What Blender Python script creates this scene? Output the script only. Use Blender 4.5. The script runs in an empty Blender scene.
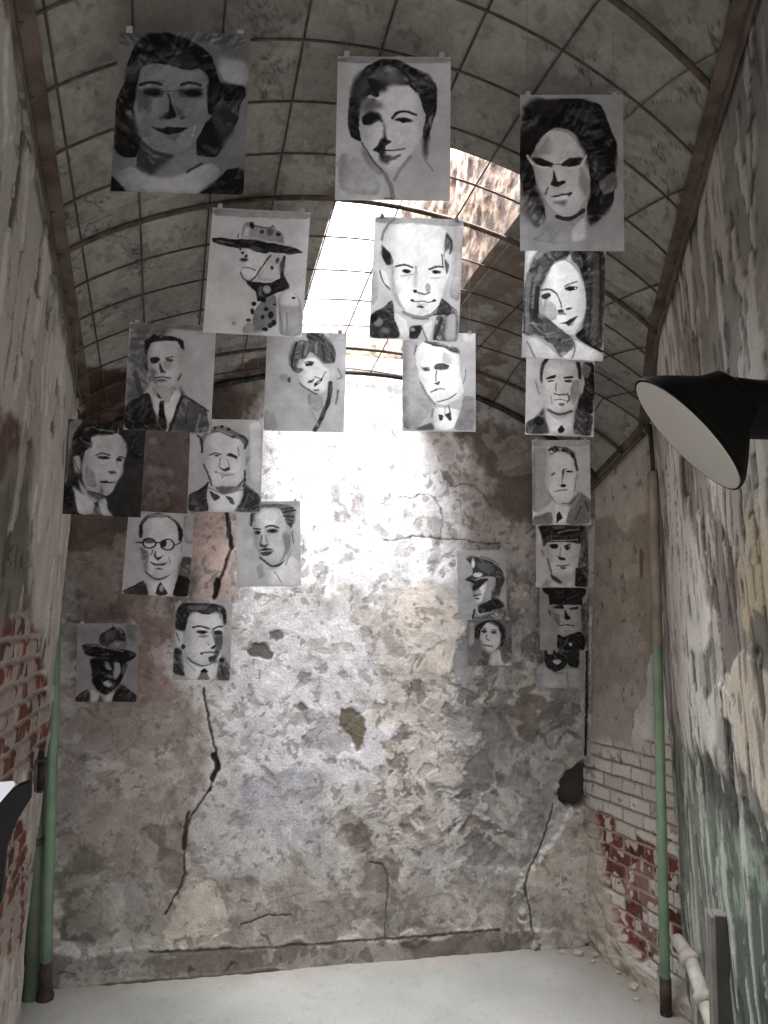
import bpy, math
import numpy as np
from mathutils import Vector, Matrix

SC = bpy.context.scene
COL = SC.collection
PI = math.pi

# ------------------------------------------------------------------ geometry of the cell
PV = dict(uL0=-.3178, uLs=.0045, uR0=1.6516, uRs=-.0934, z0=1.3672, rise=.363, p=.8652, s0=1.9572, ds=-.175, tilt=.174)
EYE = 1.55
KI = -4.2          # arch index where the splayed right wall meets the straight one
def uL(i): return PV['uL0'] + PV['uLs'] * i
def uR(i):
    i = np.asarray(i, float)
    return PV['uR0'] + PV['uRs'] * np.maximum(i, KI) + .085 * np.clip(-i / 4.2, 0, 1) * np.clip((i + 6.3) / 2.1, 0, 1)
def vault(t, i, off=0.0):
    """point of the barrel vault: t across (0 left springing, 1 right), i along (larger = nearer the doorway)"""
    t = np.asarray(t, float) + 0 * np.asarray(i, float); i = np.asarray(i, float) + 0 * t
    u = uL(i) + (uR(i) - uL(i)) * t
    yy = PV['s0'] + PV['ds'] * i
    zz = PV['z0'] + PV['rise'] * np.maximum(4 * t * (1 - t), 0) ** PV['p'] - off
    zz = zz - .15 * np.clip((KI - i) / 1.9, 0, 1.3) * t ** 5
    c, s = math.cos(PV['tilt']), math.sin(PV['tilt'])
    return np.stack([u, c * yy + s * zz, -s * yy + c * zz + EYE], -1)
def vault_u(u, i, off=0.0):
    return vault(np.clip((np.asarray(u, float) - uL(i)) / (uR(i) - uL(i)), 0, 1), i, off)
BL = np.array([-.403, 3.47, 0.]); BR = np.array([1.967, 3.22, 0.])
WDIR = (BR - BL) / np.linalg.norm(BR - BL)
def back_wall(a, z):
    a = np.asarray(a, float); z = np.asarray(z, float)
    return np.stack([BL[0] + WDIR[0] * a, BL[1] + WDIR[1] * a, z], -1)
def left_wall(y, z):
    y = np.asarray(y, float); z = np.asarray(z, float)
    return np.stack([-.512 + .064 * z + 0 * y, y + 0 * z, z + 0 * y], -1)
NEAR_L = 2.9
def ruled(B, T, w): return B * (1 - w[..., None]) + T * w[..., None]
def near_wall(a, w):
    a = np.asarray(a, float); w = np.asarray(w, float); s = a / NEAR_L
    B = np.stack([1.98 + (.60 - 1.98) * s, 2.53 + (0. - 2.53) * s, 0 * s], -1)
    return ruled(B, vault(1. + 0 * s, KI + s * (12 - KI)), w)
REAR_L = .75
def rear_wall(a, w):
    a = np.asarray(a, float); w = np.asarray(w, float); s = a / REAR_L
    B = np.stack([1.965 + .015 * s, 3.25 + (2.53 - 3.25) * s, 0 * s], -1)
    return ruled(B, vault(1. + 0 * s, -6.6 + s * (KI + 6.6)), w)

# ------------------------------------------------------------------ painted patches, strokes
BACK_PATCHES = [
  ('P',(120,104,92),0.12,0,0.06,[(-0.105,2.694),(0.832,2.613),(0.82,2.377),(0.703,2.004),(0.461,1.998),(0.511,1.639),(0.406,1.462),(-0.07,1.421)]),
  ('P',(112,91,78),0.03,0,0.02,[(0.281,2.422),(0.498,2.418),(0.504,2.021),(0.289,2.016)]),
  ('P',(104,88,76),0.05,0,0.04,[(-0.047,2.051),(0.237,2.037),(0.21,1.726),(0.004,1.68)]),
  ('P',(150,128,120),0.1,0,0.05,[(0.045,1.68),(0.446,1.639),(0.455,1.11),(0.019,1.121)]),
  ('P',(198,172,165),0.05,0.002,0.02,[(0.487,2.034),(0.734,2.041),(0.695,1.64),(0.52,1.617)]),
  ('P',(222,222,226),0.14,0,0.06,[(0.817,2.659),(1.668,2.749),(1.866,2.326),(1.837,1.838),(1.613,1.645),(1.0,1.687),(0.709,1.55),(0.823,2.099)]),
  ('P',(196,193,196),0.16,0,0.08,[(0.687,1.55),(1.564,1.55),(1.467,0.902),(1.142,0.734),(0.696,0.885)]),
  ('P',(152,138,130),0.12,0,0.06,[(-0.016,1.207),(0.582,1.239),(0.588,0.845),(0.427,0.339),(-0.001,0.327)]),
  ('P',(196,186,172),0.12,0,0.06,[(1.349,1.643),(1.761,1.645),(1.708,1.08),(1.608,0.351),(1.373,0.277),(1.396,0.996)]),
  ('P',(118,104,94),0.1,0,0.05,[(1.742,2.64),(2.448,2.247),(2.442,1.946),(2.066,1.988),(1.816,2.373)]),  # brown under the arch, mostly shadow beside the skylight painted into the plaster
  ('P',(168,166,172),0.05,-0.004,0.04,[(0.719,0.796),(1.005,0.918),(1.188,0.732),(1.144,0.468),(0.787,0.575)]),
  ('P',(150,142,130),0.1,0,0.05,[(-0.004,0.451),(1.01,0.344),(2.146,0.364),(2.241,0.011),(0.005,0.121)]),
  ('P',(116,112,95),0.06,0,0.04,[(-0.028,0.618),(0.154,0.566),(0.21,0.25),(-0.016,0.164)]),
  ('P',(104,104,92),0.015,-0.006,0.015,[(0.001,0.277),(0.112,0.311),(0.185,0.281),(0.195,0.21),(0.123,0.178),(0.011,0.178)]),
  ('P',(140,137,136),0.02,-0.01,0.06,[(1.734,1.384),(1.96,1.598),(2.162,1.453),(2.399,1.648),(2.399,0.823),(2.227,0.735),(2.172,0.456),(1.946,0.33),(1.762,0.478),(1.803,0.752),(1.659,1.128)]),
  ('P',(150,148,150),0.02,-0.006,0.05,[(1.803,0.798),(2.102,0.834),(2.174,0.549),(1.996,0.373),(1.825,0.475)]),
  ('P',(172,162,152),0.012,0.006,0.03,[(1.955,1.169),(2.107,1.213),(2.155,1.022),(2.028,0.954)]),
  ('P',(176,168,160),0.012,0.006,0.03,[(1.857,1.265),(1.932,1.359),(1.955,1.169),(1.885,1.099)]),
  ('P',(120,114,108),0.012,-0.008,0.03,[(1.757,1.172),(1.905,1.146),(1.854,1.006),(1.781,1.055)]),
  ('P',(178,164,156),0.012,0.01,0.04,[(2.021,1.647),(2.19,1.657),(2.243,1.404),(2.183,1.164),(2.099,1.357)]),
  ('P',(160,156,156),0.012,-0.006,0.03,[(1.031,1.114),(1.163,1.157),(1.224,0.978),(1.164,0.904),(1.087,0.938)]),
  ('P',(106,95,80),0.012,-0.012,0.02,[(1.164,1.129),(1.242,1.16),(1.317,1.108),(1.298,0.976),(1.233,0.946),(1.196,1.024)]),
  ('P',(114,103,90),0.03,-0.008,0.04,[(1.179,0.697),(1.308,0.646),(1.373,0.499),(1.244,0.453),(1.161,0.564)]),
  ('P',(120,112,102),0.05,-0.006,0.05,[(1.235,0.507),(1.466,0.404),(1.607,0.126),(1.373,0.122),(1.235,0.286)]),
  ('P',(92,86,82),0.008,-0.012,0.015,[(0.759,1.442),(0.83,1.46),(0.902,1.391),(0.858,1.356),(0.777,1.392)]),
  ('P',(108,100,96),0.01,-0.01,0.02,[(0.856,1.496),(0.919,1.505),(0.929,1.45),(0.875,1.441)]),
  ('P',(188,178,162),0.01,-0.01,0.025,[(0.489,0.42),(0.594,0.435),(0.703,0.3),(0.722,0.17),(0.641,0.13),(0.422,0.146),(0.428,0.297)]),
  ('P',(120,108,96),0.02,-0.01,0.03,[(0.358,0.683),(0.505,0.697),(0.496,0.462),(0.406,0.341),(0.362,0.47)]),
  ('P',(118,108,100),0.012,-0.012,0.02,[(0.958,1.165),(1.003,1.187),(1.022,1.133),(0.968,1.116)]),
  ('P',(160,153,142),0.015,0.01,0.02,[(1.457,0.146),(1.598,0.145),(1.607,0.082),(1.466,0.084)]),
  ('P',(112,103,93),0.02,0.012,0.015,[(-0.075,0.156),(0.327,0.137),(1.392,0.107),(1.944,0.097),(2.406,0.105),(2.439,-0.305),(-0.107,-0.112)]),
  ('P',(84,76,68),0.012,0.008,0.01,[(0.147,0.028),(0.58,0.012),(0.968,0.023),(0.968,-0.008),(0.58,-0.03),(0.148,-0.038)]),
  ('P',(188,178,164),0.015,0.02,0.03,[(2.052,0.071),(2.035,0.301),(2.172,0.456),(2.261,0.601),(2.416,0.622),(2.419,-0.026),(2.091,0.022)]),
  ('P',(72,65,59),0.02,-0.07,0.035,[(2.218,0.759),(2.332,0.849),(2.411,0.909),(2.416,0.641),(2.313,0.627),(2.241,0.659)]),
  ('L',(58,50,45),0.004,-0.014,0.012,0.01,[(0.582,1.239),(0.592,1.129),(0.624,1.01),(0.643,0.895),(0.61,0.801)]),
  ('L',(62,53,48),0.004,-0.014,0.012,0.008,[(0.61,0.801),(0.551,0.725),(0.518,0.654),(0.503,0.547),(0.505,0.47),(0.473,0.358),(0.424,0.276)]),
  ('L',(46,40,36),0.004,-0.022,0.01,0.024,[(0.621,0.953),(0.648,0.895),(0.623,0.844)]),
  ('L',(56,48,43),0.004,-0.016,0.01,0.013,[(0.518,0.709),(0.502,0.611),(0.495,0.548)]),
  ('L',(40,34,32),0.004,-0.02,0.01,0.02,[(0.663,2.039),(0.677,1.934),(0.687,1.875)]),
  ('L',(60,52,48),0.004,-0.01,0.01,0.014,[(0.687,1.875),(0.666,1.798),(0.623,1.685),(0.611,1.64)]),
  ('L',(36,30,28),0.004,-0.02,0.01,0.022,[(0.627,1.73),(0.615,1.649)]),
  ('L',(50,42,38),0.004,-0.012,0.01,0.007,[(2.216,0.66),(2.147,0.457),(2.055,0.323),(2.079,0.207),(2.097,0.081)]),
  ('L',(70,62,56),0.004,-0.012,0.01,0.006,[(1.327,0.448),(1.42,0.416),(1.392,0.098)]),
  ('L',(80,72,66),0.004,-0.01,0.012,0.007,[(0.748,0.211),(0.856,0.246),(0.966,0.234)]),
  ('L',(58,52,46),0.006,-0.004,0.01,0.01,[(0.369,0.126),(1.011,0.105),(1.392,0.107),(1.944,0.102)]),
  ('L',(36,31,28),0.006,-0.03,0.008,0.014,[(2.415,1.648),(2.406,1.208),(2.39,0.895)]),
  ('L',(84,76,70),0.004,-0.006,0.02,0.006,[(1.392,1.926),(1.566,1.948),(1.713,1.932),(1.963,1.922)]),
  ('L',(100,92,88),0.003,-0.006,0.02,0.005,[(1.665,2.269),(1.739,2.174),(1.815,2.226),(1.915,2.131),(2.067,2.037)]),
  ('L',(100,92,88),0.003,-0.006,0.02,0.005,[(1.469,2.118),(1.615,2.17),(1.689,2.076),(1.664,1.931)]),
]
NEAR_PATCHES = [
  ('P',(134,130,125),0.06,0,0.05,[(1.452,3.166),(1.915,2.691),(1.726,2.029),(1.054,2.146),(0.798,2.659)]),
  ('P',(206,204,200),0.04,0.002,0.04,[(0.583,2.212),(0.842,2.141),(1.015,1.726),(1.118,1.387),(0.917,1.025),(0.459,0.916),(0.227,1.159)]),
  ('P',(124,116,112),0.025,-0.004,0.04,[(1.108,1.833),(1.409,1.79),(1.293,1.377),(1.13,1.361),(1.021,1.492)]),
  ('P',(124,122,114),0.02,-0.003,0.03,[(0.983,1.491),(1.176,1.483),(1.13,1.361),(0.851,1.334)]),
  ('P',(190,177,154),0.02,0.004,0.03,[(1.525,1.819),(1.789,1.811),(1.731,1.419),(1.388,1.503),(1.419,1.644)]),
  ('P',(192,184,170),0.02,0.004,0.03,[(1.166,1.457),(1.744,1.466),(1.647,1.123),(1.239,1.174),(1.099,1.224)]),
  ('P',(120,117,110),0.012,-0.004,0.03,[(1.46,1.573),(1.614,1.571),(1.577,1.449),(1.434,1.447)]),
  ('P',(92,92,88),0.02,-0.004,0.03,[(1.064,1.246),(1.244,1.317),(1.248,1.2),(1.066,1.139)]),
  ('P',(134,139,130),0.05,-0.003,0.06,[(-0.035,1.144),(0.583,1.148),(1.048,1.149),(1.448,1.125),(1.833,1.113),(1.725,0.707),(-0.2,-0.401)]),
  ('P',(84,86,80),0.04,-0.003,0.05,[(0.569,1.122),(1.048,1.149),(1.448,1.125),(1.641,1.103),(1.419,1.036),(0.983,1.04),(0.509,1.011)]),
  ('P',(140,156,142),0.06,0,0.06,[(0.68,0.968),(1.411,1.012),(1.347,0.818),(0.497,0.601)]),
  ('P',(92,100,92),0.06,0,0.06,[(1.014,0.836),(1.61,0.999),(1.506,0.652),(0.798,0.298)]),
]
REAR_PATCHES = [
  ('P',(186,179,170),0.03,0,0.03,[(-0.182,2.486),(2.061,2.371),(1.317,1.943),(0.614,2.057),(0.447,1.926),(0.29,2.058),(-0.139,2.064)]),
  ('P',(156,147,138),0.03,-0.002,0.04,[(-0.139,2.064),(0.29,2.058),(0.447,1.926),(0.613,2.047),(1.317,1.943),(0.923,1.264),(0.53,1.194),(-0.08,1.149)]),
  ('P',(172,164,154),0.008,0.002,0.02,[(0.386,1.81),(0.606,1.8),(0.58,1.732),(0.402,1.738)]),
  ('P',(118,96,86),0.006,-0.002,0.02,[(0.564,1.872),(0.623,1.868),(0.599,1.731),(0.57,1.732)]),
  ('P',(164,158,153),0.03,0,0.04,[(-0.083,1.199),(0.707,1.291),(0.846,0.98),(-0.069,0.903)]),
  ('P',(206,203,200),0.012,0.003,0.02,[(0.638,1.418),(0.83,1.465),(0.73,0.963),(0.426,0.965),(0.455,1.122),(0.577,1.241)]),
]
LEFT_PATCHES = [
  ('P',(116,110,103),0.25,0,0.1,[(1.775,1.875),(2.318,1.953),(2.622,1.486),(1.951,1.479)]),
  ('P',(96,76,68),0.1,-0.004,0.08,[(1.739,1.955),(2.168,2.057),(2.269,1.984),(1.775,1.875)]),
  ('P',(190,184,176),0.1,0.004,0.05,[(2.15,2.195),(2.92,2.289),(3.35,1.634),(3.167,1.238),(3.908,-0.276),(3.407,-0.035),(3.109,1.019),(2.962,1.477),(2.513,1.612)]),
  ('P',(180,172,165),0.1,0.004,0.05,[(2.164,0.76),(3.026,0.427),(3.569,-0.153),(2.34,0.35)]),
]
VAULT_PATCHES = [
  ('P',(84,64,55),0.05,0,0.06,[(-0.332,0.676),(-0.143,0.837),(-0.16,1.319),(-0.365,1.148),(-0.368,0.884)]),
  ('P',(90,74,64),0.05,0,0.06,[(0.178,1.087),(0.412,0.924),(0.5,0.934),(0.548,1.93),(0.224,1.836)]),
  ('P',(132,118,108),0.05,0,0.1,[(1.041,0.128),(1.113,-0.013),(1.307,0.308),(1.424,0.777),(1.269,0.692)]),
  ('P',(124,109,100),0.05,0,0.1,[(1.212,0.632),(1.395,0.712),(1.559,1.148),(1.409,1.096)]),
  ('P',(128,116,104),0.03,0,0.06,[(0.441,-0.171),(0.485,-0.176),(0.512,0.005),(0.447,0.01)]),
  ('P',(120,112,96),0.02,0,0.05,[(0.062,-0.029),(0.301,-0.012),(0.3,0.095),(0.172,0.079)]),
]
REAR_BRICK = [(-0.311, 0.897), (1.074, 1.105), (1.041, 0.513), (0.842, 0.156), (0.445, 0.035), (0.241, 0.252), (0.125, 0.464), (-0.268, 0.466)]
REAR_RED = [(-0.058, 0.631), (0.254, 0.651), (0.484, 0.609), (0.923, 0.584), (0.926, 0.29), (0.523, 0.143), (0.448, 0.075), (0.286, 0.138), (0.193, 0.347), (0.048, 0.492), (-0.054, 0.516)]
LEFT_BRICK = [[(1.914, 1.562), (2.92, 1.543), (3.32, 0.921), (2.122, 1.094)], [(2.011, 1.12), (3.086, 0.831), (3.207, 0.32), (2.863, 0.391), (2.242, 0.578)]]
PORTRAITS = [
  ('large portrait of a woman with wavy hair and white collar, shade painted into its tones, top left', [0.01, 1.306, 2.448], 0.2354, 0.2943, -0.034, 150, 46, 'P 36 30 0 0 1000 0 1001 121 651 86 2 121|P 65 18 741 172 1001 222 1002 403 802 369|P 6 15 89 222 132 95 234 10 397 13 546 63 696 145 756 280 780 386 980 402 988 478 937 559 937 667 864 795 806 922 777 970 629 950 628 812 715 653 684 501 698 346 623 274 534 297 400 260 267 240 179 277 159 433 140 619 186 784 217 873 189 982 86 989 5 934 -1 553 62 394 75 285|P 23 36 76 301 170 185 193 276 136 389 77 408|P 18 36 370 216 548 172 622 243 534 293 415 259|P 20 44 744 528 936 513 923 699 835 813 746 742|P 52 15 181 431 194 292 267 243 400 268 549 303 638 289 683 393 700 562 693 685 643 811 555 909 438 964 320 942 231 857 170 693 153 541|P 40 44 151 434 232 381 286 531 258 656 275 823 201 783|P 50 15 203 905 365 969 512 958 629 873 630 1011 807 1044 662 1236 149 1243 59 1113 160 1029|P 25 21 195 875 306 973 438 964 366 1045 294 1126 175 1059|P 67 12 23 1123 146 1046 279 1127 440 1131 587 1075 748 1002 815 1058 793 1151 647 1268 134 1251|P 5 12 808 1135 866 1055 999 1037 1007 1257 630 1278|P 4 9 -2 1117 132 1256 0 1262|P 43 12 74 639 125 605 143 683|P 50 12 693 624 748 635 701 692|P 25 27 203 437 358 441 359 510 226 513|P 28 27 462 441 654 426 655 503 492 508|L 6 25 181 419 254 387 336 412|L 6 22 491 408 565 384 639 412|E 5 15 277 473 62 24 5|E 5 15 583 469 68 25 3|L 16 7 211 463 373 463 477 458 661 441|P 8 21 376 470 406 522 412 614 361 645 336 669 405 679 467 656 437 581 403 492|E 18 12 508 653 21 18 0|P 37 21 441 566 508 607 523 659 464 641|P 8 12 274 739 362 748 413 736 568 740 510 778 407 801 333 773|P 37 21 407 798 510 790 481 838 407 836|L 20 33 209 858 306 940 438 964|L 18 21 572 1083 645 1032 674 1015|L 67 18 612 722 598 799'),  # every tone of this sheet lowered, painting in its dimmer light
  ('smiling short-haired woman portrait on white sheet, hung highest in the middle', [0.433, 1.399, 2.563], 0.2351, 0.3128, -0.014, 130, 80, 'P 60 14 0 0 1000 0 1003 57 0 61|P 12 21 116 350 141 223 252 88 376 24 531 19 663 105 815 163 885 282 881 497 827 681 792 828 793 953 763 884 755 723 783 542 730 421 718 333 647 375 622 359 653 267 482 264 429 287 468 346 375 318 362 391 287 353 232 411 208 521 198 683 225 806 125 761 97 602|P 42 45 262 194 407 74 558 132 639 214 482 255 330 206|P 30 34 133 349 246 178 311 244 215 413|P 34 27 692 192 844 250 858 302 723 261|L 8 24 279 211 316 297 363 373|L 10 21 476 68 642 178 666 337|P 90 15 232 411 353 392 480 282 652 285 716 369 742 510 770 615 744 760 649 912 556 1028 431 1092 335 975 240 840 209 646|P 40 38 219 395 337 388 417 475 224 546|P 7 15 219 570 294 513 379 533 417 619 367 600 304 641 235 647|L 6 24 489 571 535 522 622 508 699 546|E 12 14 591 594 79 21 6|E 4 10 590 598 27 26 0|E 95 9 533 614 17 10 0|P 10 21 416 628 421 753 385 777 370 829 315 873 374 900 387 971 454 1001 496 925 428 917 429 841 496 791 450 777 428 716|P 97 10 435 880 530 890 596 866 545 914 476 927|L 8 12 427 874 496 880 600 862|L 35 27 422 953 508 957 554 920|P 52 31 231 841 317 986 422 1097 379 1100 282 998 216 896|L 22 15 225 806 310 959 415 1076|L 50 38 431 1092 493 1213 504 1311|L 26 15 436 1304 478 1313 511 1337|L 55 15 753 903 783 972 850 1060|L 60 34 648 930 572 1044 514 1139|P 72 51 30 894 216 950 408 1184 367 1295 25 1253|P 60 17 806 593 847 536 827 681'),
  ('portrait of a woman wearing pale cat-eye glasses with big dark hair, top right', [0.867, 1.431, 2.564], 0.2349, 0.365, -0.0079, 119, 64, 'P 7 21 24 221 37 113 142 24 261 42 401 41 577 38 791 97 856 280 940 481 930 744 898 1080 820 1193 672 1306 633 1160 686 937 658 717 628 571 528 391 442 341 303 331 195 446 122 576 86 632 134 738 161 917 255 1167 233 1293 100 1205 23 992 -11 743 -8 421|P 30 32 30 311 168 239 157 303 19 374|P 36 42 16 939 188 1132 261 1248 146 1339 31 1135|P 40 42 743 862 933 743 944 930 809 1008|P 22 53 432 140 663 143 783 284 604 276|P 18 42 699 604 842 635 835 822 707 863|P 82 18 139 593 267 351 458 377 594 535 641 699 671 864 646 1031 533 1198 410 1218 292 1112 195 934 142 737|P 58 42 139 593 283 405 294 586 190 591|L 10 25 214 409 285 350 320 330|P 60 18 271 1202 408 1255 624 1160 649 1417 347 1491 92 1438 231 1365|P 80 18 474 1363 631 1196 652 1435 488 1476|P 10 18 104 622 206 626 328 684 288 735 169 700|P 10 18 390 695 466 633 612 627 588 701 445 729|L 94 19 70 605 118 684 186 718 289 721|L 94 19 639 607 596 716 515 737 414 716|L 30 11 290 695 398 691|P 12 18 314 730 322 839 291 898 368 923 452 871 423 845 370 874|P 90 14 349 729 410 836 353 865|P 10 14 282 1013 400 991 521 966 487 1016 364 1023|P 95 9 330 1020 484 998 434 1043 346 1047|P 42 25 311 1066 431 1112 459 1054|L 10 42 358 1210 478 1250 606 1151|L 38 21 267 928 248 990|P 56 35 596 719 671 864 629 1013 572 867|P 8 18 782 1027 911 991 898 1080 823 1119'),
  ('profile portrait of a man in a wide campaign hat on a white sheet', [0.195, 1.731, 2.378], 0.2353, 0.3097, -0.0578, 113, 86, 'P 66 9 0 0 1000 0 999 77 0 81|P 60 13 315 296 336 156 406 126 439 163 598 181 621 154 662 223 726 233 744 344 554 322|P 86 22 336 189 392 184 394 284 327 290|E 5 13 411 169 22 38 -15|E 20 13 520 236 22 22 0|E 35 19 602 229 35 41 0|E 5 13 685 240 27 28 0|L 30 16 439 171 582 190 629 162|L 52 14 315 291 334 165 406 122 439 163|L 50 14 621 154 662 223 726 233 747 341|L 20 11 282 259 280 304|P 12 11 9 313 203 323 443 316 681 350 871 380 958 428 826 457 636 443 461 420 302 427 157 401 27 364|L 76 14 315 301 554 311 744 347|L 40 16 75 351 236 368|P 8 13 300 354 444 357 588 392 605 455 526 462 446 438 397 394 334 432 302 452|P 90 9 318 418 365 413 446 441 606 471 623 518 547 655 469 745 389 753 340 709 331 645 354 610 318 556 343 497|P 82 13 622 485 716 476 752 634 676 740 565 751 501 725 577 603|E 30 32 477 418 63 28 10|L 10 16 625 477 561 573 503 692 453 750|E 22 13 360 539 44 19 0|E 10 13 379 501 17 16 0|E 12 13 338 468 19 14 0|L 15 11 354 626 418 611 483 646|L 14 16 336 677 365 747 454 763|P 14 13 748 473 779 470 769 665 851 803 727 865 693 803 738 701|P 12 13 390 761 486 768 645 767 754 699 847 803 711 866 570 963 523 968 504 872 455 828|E 72 19 615 836 38 44 0|P 40 19 519 821 566 800 569 914 529 918|E 30 13 696 527 19 32 0|E 10 9 650 604 16 24 0|E 30 22 751 586 25 63 0|P 52 16 555 965 696 884 729 962 735 1158 626 1277 498 1284 494 1086|E 5 9 491 996 25 22 0|E 5 9 485 1071 19 32 0|E 5 9 455 1166 24 16 0|E 5 9 586 953 25 22 0|E 10 13 620 1040 22 22 0|E 10 13 670 1100 28 38 0|E 10 13 707 1181 25 32 0|E 10 13 591 1125 19 25 0|E 10 13 626 1256 28 19 0|E 18 13 672 1208 25 28 0|E 12 9 702 991 16 13 0|P 68 13 727 881 884 832 982 967 1000 1308 771 1318|P 88 13 736 896 883 824 967 1001 762 1004|E 10 8 892 912 19 13 0|L 48 14 827 1066 849 1276|L 52 19 764 1073 802 1282|L 82 11 728 1028 762 1286|P 60 16 393 1263 463 1156 534 1283 419 1309|E 60 13 307 1206 19 19 0'),
  ('portrait of a bald man with a thin moustache against the bright skylight', [0.619, 1.795, 2.447], 0.235, 0.3291, -0.0474, 102, 73, 'P 58 10 0 0 1000 0 1000 77 0 80|P 88 21 103 321 129 160 267 73 492 65 720 79 844 157 890 322 884 521 851 668 800 854 766 1003 661 1103 537 1149 412 1086 306 967 235 810 200 651 113 587|P 62 14 887 90 1001 80 998 948 872 885 920 518|L 40 28 86 270 112 144 215 29|P 80 14 69 591 165 636 221 829 148 799 87 678|L 12 16 78 625 130 755 209 830|P 12 24 86 323 147 370 199 419 234 541 165 564 104 481|P 34 21 808 133 898 250 891 376 837 345 777 422 870 522 833 652 810 527 793 313|L 14 21 818 195 889 269 865 396|L 14 16 768 405 787 529|P 54 35 199 455 243 576 235 702 306 930 395 1069 306 1003 226 828|L 12 23 260 571 356 537 447 572|L 12 23 637 581 725 543 792 550|E 8 14 383 617 45 21 5|E 10 14 717 607 48 21 5|E 4 9 388 621 19 19 0|E 4 9 708 611 19 19 0|L 62 14 322 676 462 650|L 60 14 665 680 753 680|L 45 17 488 555 497 635|P 72 24 471 628 514 624 502 806 472 790|L 10 17 472 835 525 858 587 879 654 851|E 8 10 493 843 21 19 0|E 60 17 631 795 31 52 0|L 10 14 443 948 500 966 579 948 659 964 716 934|E 8 9 464 943 21 16 0|E 8 9 705 935 21 16 0|E 12 10 562 1019 42 12 0|P 66 17 518 986 642 980 589 1008 535 1007|L 42 42 377 1088 519 1150 696 1109 801 963|L 30 14 475 1154 661 1148|P 16 24 0 1118 131 1053 236 936 271 1097 307 1240 352 1383 0 1406|E 42 35 96 1210 52 52 0|E 36 31 184 1304 45 35 0|E 5 31 44 1169 42 45 0|P 84 14 254 1080 413 1177 468 1375 379 1385 307 1258|P 12 12 449 1247 591 1218 591 1273 542 1382 446 1389|E 52 14 485 1281 28 21 0|P 82 10 591 1218 715 1154 682 1396 628 1400|L 30 16 591 1255 650 1402|P 36 21 749 1077 873 958 1000 1058 1000 1400 696 1398|P 18 21 783 892 909 992 896 1103 732 1101|L 12 24 714 1102 892 1075|L 14 35 804 1147 732 1377|P 62 21 848 1106 955 1061 973 1393 843 1388|P 58 35 9 596 61 663 78 949 9 1027'),
  ('portrait of a young woman with long straight dark hair, under the glasses portrait', [1.089, 1.851, 2.469], 0.2348, 0.3458, -0.0503, 93, 62, 'P 74 22 0 3 192 1 96 180 0 347|P 22 22 96 212 223 26 441 3 646 13 1000 11 999 1363 778 1251 678 1173 744 1032 776 761 742 501 662 282 566 180 361 232 264 433 199 617 180 814 225 975 401 1162 351 1284 190 1179 13 1210 -5 571|L 42 62 61 405 39 729 50 1123|L 34 72 877 132 893 651 873 1158|L 46 59 151 190 284 82 410 54|L 38 41 195 312 121 559 116 820|L 58 28 678 152 742 322|P 6 19 449 26 559 14 535 151 361 224 475 126|P 7 22 646 45 773 127 794 431 742 468 678 329 726 260|L 9 62 171 587 155 948|L 14 31 933 95 960 1151|L 14 19 823 493 818 1094|L 12 22 7 764 22 1159|P 6 19 629 1169 760 1048 781 1233 999 1341 996 1372 828 1298|P 88 14 231 581 345 281 487 212 582 258 678 393 743 550 768 762 727 983 629 1160 515 1152 369 1013 258 906 221 745|P 70 12 511 185 559 117 582 210 535 231|P 32 31 218 910 386 1028 547 1150 621 1203 629 1314 480 1463 399 1332 271 1172|P 66 28 261 709 404 794 418 959 354 998 243 875|P 74 14 5 1227 174 1214 431 1415 483 1483 0 1478|L 46 31 60 1273 162 1461|P 82 14 646 1210 778 1285 999 1381 1000 1476 513 1474 645 1381|P 84 12 497 1453 649 1312 596 1458|L 14 12 629 1245 662 1346 612 1453|L 10 23 219 610 326 589 397 644|L 18 16 501 548 582 497 649 474|P 14 12 214 664 309 631 341 661 276 724 221 712|P 12 12 493 573 565 537 662 541 646 583 565 607 509 596|E 4 9 573 575 27 25 0|E 92 8 344 649 19 19 0|E 88 6 630 564 12 12 0|L 15 17 402 647 455 757 471 821|E 15 16 459 866 37 25 0|E 14 12 558 830 37 14 -20|L 42 28 435 894 516 897|P 9 12 434 1024 532 991 580 962 675 907 621 992 564 1051 515 1018|P 46 16 564 1014 621 1000 597 1044|E 16 9 457 1235 19 22 0'),
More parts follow.
